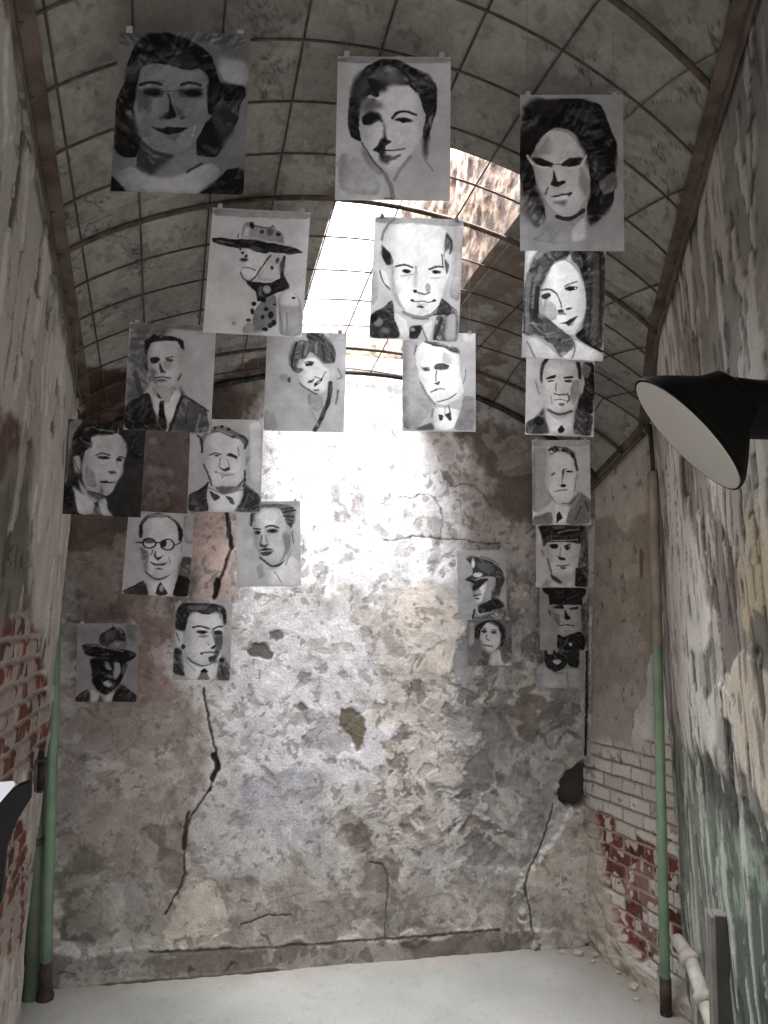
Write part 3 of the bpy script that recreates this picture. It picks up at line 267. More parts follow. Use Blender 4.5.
def painted_mat(name, rough=.9, fine=.25, bump=.35, bscale=90., transl=0.):
    """colour stored on the surface itself, broken up by fine procedural grain"""
    m, nt, bs = new_mat(name)
    at = nt.nodes.new('ShaderNodeAttribute'); at.attribute_name = 'Paint'
    tc = nt.nodes.new('ShaderNodeTexCoord')
    n = nt.nodes.new('ShaderNodeTexNoise'); n.inputs['Scale'].default_value = bscale; n.inputs['Detail'].default_value = 8; n.inputs['Roughness'].default_value = .65
    nt.links.new(tc.outputs['Object'], n.inputs['Vector'])
    mr = nt.nodes.new('ShaderNodeMapRange'); mr.inputs['From Min'].default_value = .25; mr.inputs['From Max'].default_value = .75
    mr.inputs['To Min'].default_value = 1 - fine; mr.inputs['To Max'].default_value = 1 + fine * .6
    nt.links.new(n.outputs['Fac'], mr.inputs['Value'])
    mx = nt.nodes.new('ShaderNodeVectorMath'); mx.operation = 'SCALE'
    nt.links.new(at.outputs['Color'], mx.inputs[0]); nt.links.new(mr.outputs['Result'], mx.inputs['Scale'])
    nt.links.new(mx.outputs['Vector'], bs.inputs['Base Color'])
    bs.inputs['Roughness'].default_value = rough
    bs.inputs['Specular IOR Level'].default_value = .2
    if bump:
        b = nt.nodes.new('ShaderNodeBump'); b.inputs['Strength'].default_value = bump; b.inputs['Distance'].default_value = .006
        nt.links.new(n.outputs['Fac'], b.inputs['Height']); nt.links.new(b.outputs['Normal'], bs.inputs['Normal'])
    if transl:
        tr = nt.nodes.new('ShaderNodeBsdfTranslucent'); ms = nt.nodes.new('ShaderNodeMixShader')
        nt.links.new(mx.outputs['Vector'], tr.inputs['Color'])
        ms.inputs['Fac'].default_value = transl
        nt.links.new(bs.outputs['BSDF'], ms.inputs[1]); nt.links.new(tr.outputs['BSDF'], ms.inputs[2])
        nt.links.new(ms.outputs['Shader'], nt.nodes['Material Output'].inputs['Surface'])
    return m

M_PLASTER = painted_mat('old_plaster', bump=.5)
M_VAULT = painted_mat('whitewashed_vault', bump=.5, bscale=60.)
M_FLAKE = painted_mat('flaking_paint', bump=.5, bscale=110.)
M_PAPER = painted_mat('ink_on_drafting_film', rough=.6, fine=.05, bump=0, bscale=40., transl=.34)
M_SHAFT = painted_mat('shaft_render', bump=.9, bscale=45., fine=.45)
M_FLOOR = noise_mat('concrete_floor', (168, 166, 161), (188, 187, 184), 3.2, .85, 0, .25, 70.)
M_RUST = noise_mat('rusty_angle_iron', (70, 56, 48), (104, 90, 80), 14., .8, .1, .4)
M_ROD = noise_mat('rusty_rod', (62, 50, 43), (92, 78, 68), 30., .75, .2, .3)
M_SKYLITROD = noise_mat('skylit_rod', (120, 105, 92), (150, 136, 120), 30., .6, .2, .2)  # same rods, lightened: the skylight they catch is painted into the colour
M_PIPEBROWN = noise_mat('tan_painted_pipe', (122, 112, 96), (156, 145, 128), 9., .6, 0, .25)
M_PIPEGREEN = noise_mat('green_painted_pipe', (116, 144, 120), (142, 168, 142), 8., .5, 0, .25)
M_PIPEGREEN2 = noise_mat('dull_green_pipe', (92, 106, 90), (112, 124, 104), 9., .6, 0, .25)
M_PIPEDARK = noise_mat('rusted_dark_pipe', (44, 34, 30), (70, 56, 48), 20., .8, .1, .4)
M_WHITEPIPE = noise_mat('flaking_white_pipe', (150, 144, 134), (190, 186, 178), 14., .7, 0, .4)
M_BLACK = noise_mat('black_enamel', (9, 9, 9), (16, 15, 15), 6., .6, 0, .1)
M_BLACK.node_tree.nodes['Principled BSDF'].inputs['Specular IOR Level'].default_value = .15
M_LAMPFACE = noise_mat('frosted_lamp_face', (172, 168, 160), (182, 178, 170), 3., .5, 0, .02)
M_DARKIRON = noise_mat('dark_iron', (32, 29, 27), (58, 53, 48), 18., .6, .4, .4)
M_GREYIRON = noise_mat('grey_iron', (66, 64, 58), (96, 92, 84), 20., .6, .4, .4)
M_BOARD = noise_mat('white_board', (206, 212, 222), (218, 224, 232), 4., .5, 0, .02)
M_STEEL = noise_mat('weathered_steel_post', (40, 40, 40), (62, 61, 59), 8., .6, .3, .25)
M_POSTTOP = noise_mat('light_post_end', (96, 94, 89), (122, 118, 112), 12., .7, 0, .2)
M_THREAD, _nt, _b = new_mat('clear_thread')
_b.inputs['Base Color'].default_value = rgb((150, 148, 146)); _b.inputs['Roughness'].default_value = .4; _b.inputs['Alpha'].default_value = .55
M_TAB, _nt, _b = new_mat('clear_film_tab')
_b.inputs['Base Color'].default_value = rgb((168, 167, 168)); _b.inputs['Roughness'].default_value = .35
M_CHIP = noise_mat('plaster_crumb', (150, 142, 130), (184, 176, 164), 20., .9, 0, .5)

# ------------------------------------------------------------------ mesh helpers
def mesh_obj(name, V, F, mat, parent=None, smooth=False, colors=None):
    me = bpy.data.meshes.new(name)
    me.from_pydata([tuple(v) for v in V], [], [tuple(f) for f in F])
    if colors is not None:
        ca = me.attributes.new('Paint', 'FLOAT_COLOR', 'POINT')
        ca.data.foreach_set('color', np.asarray(colors, np.float32).ravel())
    me.materials.append(mat)
    if smooth: me.polygons.foreach_set('use_smooth', [True] * len(me.polygons))
    me.update()
    o = bpy.data.objects.new(name, me); COL.objects.link(o)
    if parent is not None: o.parent = parent
    return o
def grid_obj(name, P, col, mat, parent=None, flip=False, mask=None, smooth=True):
    """P (n,m,3) points, col (n,m,3) sRGB 0..255"""
    n, m = P.shape[:2]
    me = bpy.data.meshes.new(name)
    idx = np.arange(n * m).reshape(n, m)
    q = np.stack([idx[:-1, :-1], idx[1:, :-1], idx[1:, 1:], idx[:-1, 1:]], -1)
    if mask is not None: q = q[mask[:-1, :-1] & mask[1:, :-1] & mask[1:, 1:] & mask[:-1, 1:]]
    q = q.reshape(-1, 4)
    if flip: q = q[:, ::-1]
    me.vertices.add(n * m); me.vertices.foreach_set('co', P.astype(np.float32).ravel())
    me.loops.add(q.size); me.loops.foreach_set('vertex_index', q.astype(np.int32).ravel())
    me.polygons.add(len(q)); me.polygons.foreach_set('loop_start', np.arange(0, q.size, 4, dtype=np.int32))
    me.update(calc_edges=True)
    c4 = np.ones((n * m, 4), np.float32); c4[:, :3] = lin(np.clip(col.reshape(-1, 3), 0, 255) / 255)
    ca = me.attributes.new('Paint', 'FLOAT_COLOR', 'POINT'); ca.data.foreach_set('color', c4.ravel())
    if smooth: me.polygons.foreach_set('use_smooth', np.ones(len(q), bool))
    me.materials.append(mat); me.validate()
    o = bpy.data.objects.new(name, me); COL.objects.link(o)
    if parent is not None: o.parent = parent
    return o
def normals(P):
    a = np.gradient(P, axis=0); b = np.gradient(P, axis=1)
    n = np.cross(a, b); return n / (np.linalg.norm(n, axis=-1, keepdims=True) + 1e-12)
class MB:
    def __init__(s): s.V = []; s.F = []
    def add(s, V, F):
        k = len(s.V); s.V += [tuple(v) for v in V]; s.F += [tuple(i + k for i in f) for f in F]; return s
    def box(s, c, d, R=None):
        V = [Vector((x * d[0] / 2, y * d[1] / 2, z * d[2] / 2)) for x in (-1, 1) for y in (-1, 1) for z in (-1, 1)]
        if R is not None: V = [R @ v for v in V]
        V = [v + Vector(c) for v in V]
        return s.add(V, [(0, 1, 3, 2), (4, 6, 7, 5), (0, 4, 5, 1), (2, 3, 7, 6), (0, 2, 6, 4), (1, 5, 7, 3)])
    def tube(s, pts, r, seg=8, cap=True):
        pts = [Vector(p) for p in pts]; n = len(pts)
        rs = r if isinstance(r, (list, tuple)) else [r] * n
        up = Vector((0, 0, 1)); V = []; F = []
        prev = None
        for k in range(n):
            d = (pts[min(k + 1, n - 1)] - pts[max(k - 1, 0)]).normalized()
            if prev is None:
                a = d.cross(up)
                if a.length < .05: a = d.cross(Vector((1, 0, 0)))
            else: a = prev - d * prev.dot(d)
            a.normalize(); prev = a; b = d.cross(a)
            for j in range(seg):
                t = 2 * PI * j / seg; V.append(pts[k] + (a * math.cos(t) + b * math.sin(t)) * rs[k])
        for k in range(n - 1):
            for j in range(seg):
                F.append((k * seg + j, k * seg + (j + 1) % seg, (k + 1) * seg + (j + 1) % seg, (k + 1) * seg + j))
        if cap: F += [tuple(range(seg - 1, -1, -1)), tuple(range((n - 1) * seg, n * seg))]
        return s.add(V, F)
    def lathe(s, prof, origin, axis, seg=48):
        """prof: list of (distance along axis, radius)"""
        ax = Vector(axis).normalized(); a = ax.cross(Vector((0, 0, 1))).normalized(); b = ax.cross(a); o = Vector(origin)
        V = []; F = []
        for h, r in prof:
            for j in range(seg):
                t = 2 * PI * j / seg; V.append(o + ax * h + (a * math.cos(t) + b * math.sin(t)) * r)
        for k in range(len(prof) - 1):
            for j in range(seg):
                F.append((k * seg + j, k * seg + (j + 1) % seg, (k + 1) * seg + (j + 1) % seg, (k + 1) * seg + j))
        F += [tuple(range(seg - 1, -1, -1)), tuple(range((len(prof) - 1) * seg, len(prof) * seg))]
        return s.add(V, F)
    def obj(s, name, mat, parent=None, smooth=False, bevel=0):
        o = mesh_obj(name, s.V, s.F, mat, parent, smooth)
        if bevel:
            b = o.modifiers.new('bevel', 'BEVEL'); b.width = bevel; b.segments = 2; b.limit_method = 'ANGLE'
        return o
def thing(name, label, cat, loc=(0, 0, 0), group=None):
    o = bpy.data.objects.new(name, None); COL.objects.link(o); o.location = loc; o.empty_display_size = .05
    o['label'] = label; o['category'] = cat
    if group: o['group'] = group
    return o
def tag(o, label, cat, group=None):
    o['label'] = label; o['category'] = cat
    if group: o['group'] = group
    return o
def struct(o): o['kind'] = 'structure'; return o

# ------------------------------------------------------------------ surface painters
def apply_patches(x, z, col, dep, patches, seed):
    wx = (fbm(x * 9, z * 9, seed, 4) - .5) * 2; wz = (fbm(x * 9 + 40, z * 9 + 11, seed + 3, 4) - .5) * 2
    fx = (fbm(x * 45, z * 45, seed + 5, 2) - .5) * 2; fz = (fbm(x * 45 + 7, z * 45 + 3, seed + 6, 2) - .5) * 2
    tone = 1 + .10 * (fbm(x * 14, z * 14, seed + 9, 4) - .5) * 2
    for p in patches:
        if p[0] == 'P':
            _, c, soft, d, warp, pts = p
            m = poly_mask(x + wx * warp * 1.6 + fx * warp * .35, z + wz * warp * 1.6 + fz * warp * .35, pts, max(soft, .006))
        else:
            _, c, soft, d, warp, w, pts = p
            wid = 1
            m = line_mask(x + wx * warp + fx * warp * .5, z + wz * warp + fz * warp * .5, pts, w, max(soft, .006))
        cc = np.array(c, float)[None, None, :] * tone[..., None]
        col = col + (cc - col) * m[..., None]; dep = dep + d * m
    return col, dep
def peel(x, z, col, dep, scale, seed, thr, edge, color, depth, amount=1., sx=1., sz=1.):
    """flaked-off islands: a noise threshold gives lower, differently coloured patches with crisp rims"""
    n = fbm(x * scale * sx, z * scale * sz, seed, 5, .55)
    m = sstep(thr - edge, thr + edge, n) * amount
    col = col + (np.array(color, float) - col) * m[..., None]
    return col, dep + depth * m, m

# ---- back wall
def build_back_wall():
    st = .0052
    a = np.arange(-.30, 2.50, st); z = np.arange(-.03, 2.80, st)
    X, Z = np.meshgrid(a, z, indexing='ij')
    col = np.zeros(X.shape + (3,)) + np.array((181, 176, 171.))
    dep = (fbm(X * 2.6, Z * 2.6, 11, 3) - .5) * .016 + (fbm(X * 14, Z * 14, 12, 4) - .5) * .003
    big = fbm(X * 1.8, Z * 1.8, 21, 4)
    col = col + (big - .5)[..., None] * np.array((34, 38, 44.))
    patches = [(q[:3] + (q[3] * (.35 if 0 > q[3] > -.05 else .6 if 0 < q[3] < .02 else 1),) + q[4:]) for q in BACK_PATCHES]
    wide = [q[:4] + (q[4] * 1.7,) + q[5:] for q in patches if q[0] == 'P' and sum(q[1]) > 240]
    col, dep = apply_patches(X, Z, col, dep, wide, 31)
    # layered flaking: warped noise islands, each layer a different old coat
    wx = X + (fbm(X * 5, Z * 5, 71, 4) - .5) * .13; wz = Z + (fbm(X * 5 + 8, Z * 5, 72, 4) - .5) * .13
    clus = sstep(.38, .62, fbm(X * 1.3, Z * 1.3, 73, 3))
    rough = poly_mask(X, Z, [(1.35, .35), (2.0, .3), (2.5, .9), (2.5, 1.9), (1.75, 1.75), (1.3, 1.3)], .35)
    low = sstep(1.1, .3, Z)
    def layer(sc, seed, thr, c, d, amt, ed=.010):
        nonlocal col, dep
        n = fbm(wx * sc, wz * sc, seed, 6, .58)
        m = sstep(thr - ed, thr + ed, n) * amt
        col = col + (np.array(c, float) - col) * m[..., None]; dep = dep + d * m
        rim = np.exp(-((n - thr) / (ed * 1.3)) ** 2) * np.clip(amt, 0, 1)
        col = col * (1 - .12 * rim[..., None])
    layer(2.6, 81, .555, (164, 159, 159), -.0016, .42 * clus)
    layer(3.4, 82, .585, (200, 195, 190), .001, .40)
    layer(5.5, 83, .60, (142, 134, 127), -.0018, .45 * (.3 + .7 * np.maximum(rough, low)) * (.4 + .6 * clus))
    layer(4.2, 84, .545, (150, 147, 145), -.003, .70 * rough)
    layer(7.0, 85, .575, (186, 178, 170), .003, .75 * rough)
    layer(9.0, 86, .61, (112, 104, 97), -.003, .75 * rough)
    layer(6.0, 87, .60, (192, 186, 178), .0015, .4 * low)
    layer(14., 88, .64, (128, 118, 110), -.0016, .45)
    layer(30., 89, .67, (104, 96, 90), -.0012, .5, .015)
    r = ridged(X * 3.6 + fbm(X * 11, Z * 11, 5) * .7, Z * 3.6 + fbm(X * 11, Z * 11, 6) * .7, 51, 2)
    cr = sstep(.962, .988, r) * sstep(.42, .62, fbm(X * 1.7, Z * 1.7, 52, 2))
    col = col * (1 - .34 * cr[..., None]); dep = dep - .002 * cr
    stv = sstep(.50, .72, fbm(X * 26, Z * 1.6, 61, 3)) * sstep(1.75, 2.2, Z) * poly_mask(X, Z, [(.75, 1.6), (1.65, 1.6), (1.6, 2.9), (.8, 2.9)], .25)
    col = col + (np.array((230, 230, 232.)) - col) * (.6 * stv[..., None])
    g = fbm(X * 55, Z * 55, 63, 3); col = col * (1 + .16 * (g - .5))[..., None]
    # cracks stay on top of everything
    col, dep = apply_patches(X, Z, col, dep, [q for q in patches if q[0] == 'L' or sum(q[1]) <= 240], 31)
    fine = fbm(X * 26, Z * 26, 64, 4); col = col * (1 + .20 * (fine - .5))[..., None]
    gr_ = col.mean(-1, keepdims=True); col = gr_ + (col - gr_) * .80 + np.array((0, 0, 1.5))
    P = back_wall(X, Z)
    nrm = np.array([WDIR[1], -WDIR[0], 0.])
    P = P + nrm * dep[..., None]
    return struct(grid_obj('wall_back', P, col, M_PLASTER))

# ---- vault
def vault_paint(U, Yw, seed):
    col = np.zeros(U.shape + (3,)) + np.array((164, 161, 153.))
    big = fbm(U * 2.4, Yw * 2.4, seed, 4)
    col = col + (big - .5)[..., None] * np.array((46, 46, 46.))
    dep = (fbm(U * 5, Yw * 5, seed + 1, 4) - .5) * .016
    wu = U + (fbm(U * 7, Yw * 7, seed + 20, 4) - .5) * .22; wy = Yw + (fbm(U * 7 + 5, Yw * 7, seed + 21, 4) - .5) * .22
    n = fbm(wu * 7, wy * 7, seed + 2, 6, .58)
    m = sstep(.555, .585, n) * .30
    col = col + (np.array((126, 121, 113.)) - col) * m[..., None]; dep = dep + m * .003
    rim = np.exp(-((n - .565) / .010) ** 2) * sstep(.40, .62, fbm(U * 5, Yw * 5, seed + 8, 2)); col = col * (1 - .42 * rim[..., None])
    n2 = fbm(wu * 5 + 30, wy * 5, seed + 3, 6, .56)
    m2 = sstep(.575, .60, n2) * .42
    col = col + (np.array((182, 178, 170.)) - col) * m2[..., None]; dep = dep - m2 * .003
    rim = np.exp(-((n2 - .585) / .009) ** 2) * sstep(.42, .62, fbm(U * 5 + 9, Yw * 5, seed + 9, 2)); col = col * (1 - .38 * rim[..., None])
    n3 = fbm(U * 34, Yw * 34, seed + 5, 3); col = col * (1 - .12 * sstep(.60, .7, n3)[..., None])
    col, dep = apply_patches(U, Yw, col, dep, VAULT_PATCHES, seed + 70)
    # broken brown areas lose some of their pigment in flakes
    n4 = fbm(U * 16, Yw * 16, seed + 11, 4)
    col = col + (np.array((146, 140, 130.)) - col) * (sstep(.60, .66, n4) * .45)[..., None]
    return col * .87, dep
SKY_U = (.50, 1.08); SKY_I = (1.5, -6.9)
def vault_block(name, i0, i1, u0, u1, ni, nu, parent=None):
    i = np.linspace(i0, i1, ni)[:, None]; k = np.linspace(0, 1, nu)[None, :]
    a = uL(i) if u0 is None else np.full_like(i, u0)
    b = uR(i) if u1 is None else np.full_like(i, u1)
    U = a + (b - a) * k; I = i + 0 * k
    P = vault_u(U, I)
    col, dep = vault_paint(U, -.175 * I, 101)
    n = normals(P); n = np.where(n[..., 2:3] > 0, -n, n)
    P = P + n * dep[..., None]
    if u0 is None:
        P = np.concatenate([P[:, :1] + np.array((-.14, 0, .01)), P], 1); col = np.concatenate([col[:, :1], col], 1)
    if u1 is None:
        P = np.concatenate([P, P[:, -1:] + np.array((.14, -.05, .01))], 1); col = np.concatenate([col, col[:, -1:]], 1)
    return P, col
def build_vault():
    obs = []
    for nm, a in (('ceiling', (12., SKY_I[0], None, None, 250, 330)), ('ceiling', (SKY_I[0], -8., None, SKY_U[0], 290, 170)), ('ceiling', (SKY_I[0], -8., SKY_U[1], None, 290, 170))):
        P, col = vault_block(nm, *a)
        obs.append(struct(grid_obj(nm, P, col, M_VAULT)))
    return obs
# ---- skylight shaft
SHAFT_TOP = 4.05
def build_shaft():
    def side(name, I, U, seed, dark, light, mixb):
        k = np.linspace(0, 1, 130)[None, :]
        base = vault_u(U, I)[:, None, :]
        top = base.copy(); top[..., 2] = SHAFT_TOP
        P = base * (1 - k[..., None]) + top * k[..., None]
        s = np.linspace(0, 1.6, len(I))[:, None]; h = P[..., 2]
        S = s + 0 * k
        n = fbm(S * 20, h * 20, seed, 5, .65)
        m = np.clip(sstep(.42, .60, n) * mixb, 0, 1)
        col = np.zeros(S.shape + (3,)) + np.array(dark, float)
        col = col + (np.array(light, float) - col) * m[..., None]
        col = col * (1 - .4 * sstep(.58, .68, fbm(S * 24, h * 24, seed + 4, 4))[..., None])
        nn = normals(P); P = P + nn * ((fbm(S * 10, h * 10, seed + 2, 4) - .5) * .05 * np.minimum(1, k * 8) )[..., None]
        return struct(grid_obj(name, P, col, M_SHAFT))
    I = np.linspace(SKY_I[0], SKY_I[1], 190)
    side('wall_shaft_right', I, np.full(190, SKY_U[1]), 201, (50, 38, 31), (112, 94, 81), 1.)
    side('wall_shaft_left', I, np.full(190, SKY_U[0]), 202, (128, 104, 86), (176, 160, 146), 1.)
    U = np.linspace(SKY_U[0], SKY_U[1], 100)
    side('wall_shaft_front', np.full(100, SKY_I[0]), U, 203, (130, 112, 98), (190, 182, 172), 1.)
    # rear face: continues the back wall upwards
    a = np.linspace(.80, 1.72, 160); z = np.linspace(2.60, SHAFT_TOP, 200)
    X, Z = np.meshgrid(a, z, indexing='ij')
    col = np.zeros(X.shape + (3,)) + np.array((204, 201, 197.))
    n = fbm(X * 7, Z * 5, 221, 5, .6)
    low = sstep(3.05, 2.68, Z)
    m = sstep(.50, .60, n + .10 * low) * (.25 + .75 * low)
    col = mixc(col, (112, 90, 74), m)
    st = sstep(.50, .66, fbm(X * 12, Z * 1.5, 222, 3)) * sstep(1.25, .85, X) * .8; col = mixc(col, (146, 96, 70), st)
    col = col * (1 - .45 * (sstep(.60, .68, fbm(X * 26, Z * 26, 223, 4)) * (.25 + .75 * low))[..., None])
    dep = (n - .5) * .05 - .035
    nrm = np.array([WDIR[1], -WDIR[0], 0.])
    P = back_wall(X, Z) + nrm * dep[..., None]
    struct(grid_obj('wall_shaft_back', P, col, M_SHAFT))

# ---- brick helper
def bricks(x, z, L=.205, h=.066, seed=0, mort=.010):
    wob = (fbm(x * 12, z * 12, seed + 1, 3) - .5) * .012
    r = np.floor((z + wob) / h); fz = (z + wob) - r * h
    xx = x + (r % 2) * L / 2 + wob + (_hash(r, r * 0, seed + 4) - .5) * .05
    c = np.floor(xx / L); fx = xx - c * L
    d = np.minimum(np.minimum(fx, L - fx), np.minimum(fz, h - fz))
    return sstep(mort * .35, mort * .9, d), _hash(c, r, seed), r, c
# ---- right rear wall
def build_rear_wall():
    a = np.arange(-.02, REAR_L + .05, .0046); w = np.linspace(-.01, 1.0, 520)
    A, W = np.meshgrid(a, w, indexing='ij')
    P = rear_wall(A, W); Z = P[..., 2].copy()
    col = np.zeros(A.shape + (3,)) + np.array((168, 161, 152.))
    col = col + (fbm(A * 5, Z * 5, 301, 4) - .5)[..., None] * 40
    dep = (fbm(A * 5, Z * 5, 302, 4) - .5) * .016
    col, dep = apply_patches(A, Z, col, dep, REAR_PATCHES, 303)
    wx = (fbm(A * 8, Z * 8, 304, 3) - .5) * .10
    mb, hsh, r, c = bricks(A, Z, .17, .064, 305, .008)
    zone = poly_mask(A + wx, Z + wx, REAR_BRICK, .05)
    red = poly_mask(A + wx * .5, Z + wx * .5, REAR_RED, .02) * sstep(.22, .27, hsh + .35 * (fbm(A * 14, Z * 14, 306, 3) - .3)) * (1 - .8 * sstep(.56, .60, fbm(A * 18, Z * 18, 312, 4)))
    white = np.array((206, 202, 196.)) + (hsh - .5)[..., None] * 26
    redc = np.array((94, 56, 50.)) + (hsh - .5)[..., None] * np.array((44, 24, 20.)) + (fbm(A * 40, Z * 40, 307, 3) - .5)[..., None] * 40
    bc = white + (redc - white) * red[..., None]
    mort = np.array((136, 128, 120.)) + (np.array((168, 160, 150.)) - np.array((136, 128, 120.))) * red[..., None]
    bcol = mort + (bc - mort) * mb[..., None]
    col = col + (bcol - col) * zone[..., None]
    dep = dep + zone * ((mb - 1) * .007 + (hsh - .5) * .005 - red * .004)
    pit = sstep(.72, .77, fbm(A * 22, Z * 22, 309, 4)); col = col * (1 - .25 * pit[..., None]); dep = dep - .003 * pit
    fl = sstep(.60, .62, fbm(A * 9, Z * 9, 311, 5)); col = mixc(col, (188, 182, 174), fl * .35)
    # rough rendered foot of the wall
    foot = poly_mask(A + wx, Z + wx, [(-.05, -.05), (.9, -.05), (.9, .06), (.50, .07), (.32, .20), (.20, .42), (.10, .66), (-.05, .70)], .05)
    col = mixc(col, (172, 164, 154), foot * .9); dep = dep + foot * .02 + foot * (fbm(A * 16, Z * 16, 310, 4) - .5) * .04
    n = normals(P); n = np.where(n[..., 0:1] > 0, -n, n)
    return struct(grid_obj('wall_right_rear', P + n * dep[..., None], col, M_PLASTER))
# ---- right splayed wall
def build_near_wall():
    a = np.concatenate([np.arange(-.05, 1.5, .0046), np.arange(1.5, NEAR_L + .01, .012)]); w = np.linspace(-.01, 1.06, 590)
    A, W = np.meshgrid(a, w, indexing='ij')
    P = near_wall(A, W); Z = P[..., 2].copy()
    col = np.zeros(A.shape + (3,)) + np.array((150, 145, 139.))
    col = col + (fbm(A * 4, Z * 3, 401, 4) - .5)[..., None] * 44
    dep = (fbm(A * 5, Z * 3, 402, 4) - .5) * .016
    col, dep = apply_patches(A, Z, col, dep, NEAR_PATCHES, 403)
    zt = 1.12 + (fbm(A * 5, Z * 0 + 2, 404, 3) - .5) * .2         # rough height of the green dado
    low = sstep(zt + .05, zt - .05, Z); mid = (1 - low)
    # curling white flakes, long in the vertical
    n = fbm(A * 17, Z * 3.2, 405, 4, .55)
    fl = sstep(.565, .585, n) * mid
    col = mixc(col, (202, 198, 192), fl * .62); dep = dep + .005 * fl
    rim = np.exp(-((n - .562) / .012) ** 2) * mid * sstep(.35, .6, fbm(A * 6, Z * 3, 409, 2)); col = col * (1 - .5 * rim[..., None])
    n = fbm(A * 30, Z * 5, 406, 4, .5)
    gash = sstep(.675, .70, n) * mid; col = mixc(col, (78, 71, 66), gash * .75); dep = dep - .006 * gash
    n = fbm(A * 26 + 5, Z * 2.6, 407, 5, .55)
    fl = sstep(.565, .585, n) * low; col = mixc(col, (198, 202, 194), fl * .8); dep = dep + .005 * fl
    n = fbm(A * 16 + 9, Z * 4.5, 408, 6, .62)
    gr = sstep(.58, .61, n) * low; col = mixc(col, (88, 94, 87), gr * .65); dep = dep - .003 * gr
    n = fbm(A * 36, Z * 9, 410, 3); col = col * (1 - .25 * sstep(.62, .70, n)[..., None])
    dep = dep * sstep(-.06, .05, A)
    n = normals(P); n = np.where(n[..., 0:1] > 0, -n, n)
    return struct(grid_obj('wall_right', P + n * dep[..., None], col, M_FLAKE))
# ---- left wall
def build_left_wall():
    y = np.concatenate([np.arange(-.4, 1.4, .02), np.arange(1.4, 3.22, .0052)]); w = np.linspace(0, 1, 520)
    Yg, W = np.meshgrid(y, w, indexing='ij')
    top = 2.62 - .17 * (Yg - 2.0)
    lift = 1.04
    Z = -.02 + (top * lift + .02) * W
    P = left_wall(Yg, Z)
    # meet the springing of the vault at the top
    i_at = (Yg - 2.17) / -.172
    P[..., 0] = P[..., 0] + (uL(i_at) - .002 - left_wall(Yg, top)[..., 0]) * np.minimum(W * lift, 1) ** 2
    col = np.zeros(Z.shape + (3,)) + np.array((186, 180, 172.))
    col = col + (fbm(Yg * 4, Z * 3, 501, 4) - .5)[..., None] * 44
    dep = (fbm(Yg * 5, Z * 3, 502, 4) - .5) * .016
    col, dep = apply_patches(Yg, Z, col, dep, LEFT_PATCHES, 503)
    mb, hsh, r, c = bricks(Yg, Z, .205, .068, 505, .014)
    wx = (fbm(Yg * 7, Z * 7, 504, 3) - .5) * .14
    zone = np.maximum(poly_mask(Yg + wx, Z + wx, LEFT_BRICK[0], .06), poly_mask(Yg + wx, Z + wx, LEFT_BRICK[1], .06))
    flake = sstep(.47, .51, fbm(Yg * 12, Z * 9, 506, 4))
    redc = np.array((106, 64, 57.)) + (hsh - .5)[..., None] * np.array((44, 26, 20.))
    bcol = np.array((176, 168, 160.)) + (redc - np.array((176, 168, 160.))) * (mb * (1 - .85 * (1 - flake)))[..., None]
    col = col + (bcol - col) * zone[..., None]; dep = dep + zone * (mb - 1) * .012
    n = fbm(Yg * 22, Z * 7, 507, 5, .55); gash = sstep(.605, .63, n) * (1 - zone); col = mixc(col, (84, 76, 70), gash * .75); dep = dep - .007 * gash
    n = fbm(Yg * 12, Z * 3, 508, 4, .5); fl = sstep(.58, .60, n) * (1 - zone); col = mixc(col, (200, 195, 188), fl * .6); dep = dep + .006 * fl
    nn = normals(P); nn = np.where(nn[..., 0:1] < 0, -nn, nn)
    P = P + nn * dep[..., None]
    o = struct(grid_obj('wall_left', P, col, M_FLAKE))
    # far end of this wall and the slot behind it
    zz = np.linspace(0, 1, 200)[None, :]; kk = np.linspace(0, 1, 40)[:, None]
    e = P[-1][None, :, :]
    E = np.repeat(np.interp(np.linspace(0, 1, 200), np.linspace(0, 1, e.shape[1]), np.arange(e.shape[1])).astype(int)[None, :], 40, 0)
    base = P[-1][E[0]][None]; far = base.copy(); far[..., 0] = -.72
    Q = base * (1 - kk[..., None]) + far * kk[..., None]
    c2 = np.zeros(Q.shape) + np.array((120, 110, 100.)) + (fbm(Q[..., 0] * 14, Q[..., 2] * 8, 520, 4) - .5)[..., None] * 60
    struct(grid_obj('wall_left_end', Q, c2, M_FLAKE))
    y2 = np.linspace(3.15, 3.52, 30)[:, None]; z2 = np.linspace(-.02, 2.5, 120)[None, :]
    Q = np.stack([-.62 + 0 * y2 * z2, y2 + 0 * z2, z2 + 0 * y2], -1)
    c2 = np.zeros(Q.shape) + np.array((104, 98, 86.)) + (fbm(Q[..., 1] * 9, Q[..., 2] * 5, 521, 4) - .5)[..., None] * 50
    struct(grid_obj('wall_left_recess', Q, c2, M_FLAKE))
    # soffit over the slot
    V = [(-.70, 3.02, 2.36), (-.335, 3.02, 2.36), (-.335, 3.60, 2.36), (-.70, 3.60, 2.36)]
    struct(mesh_obj('ceiling_recess', V, [(0, 1, 2, 3)], M_GREYIRON))
    return o
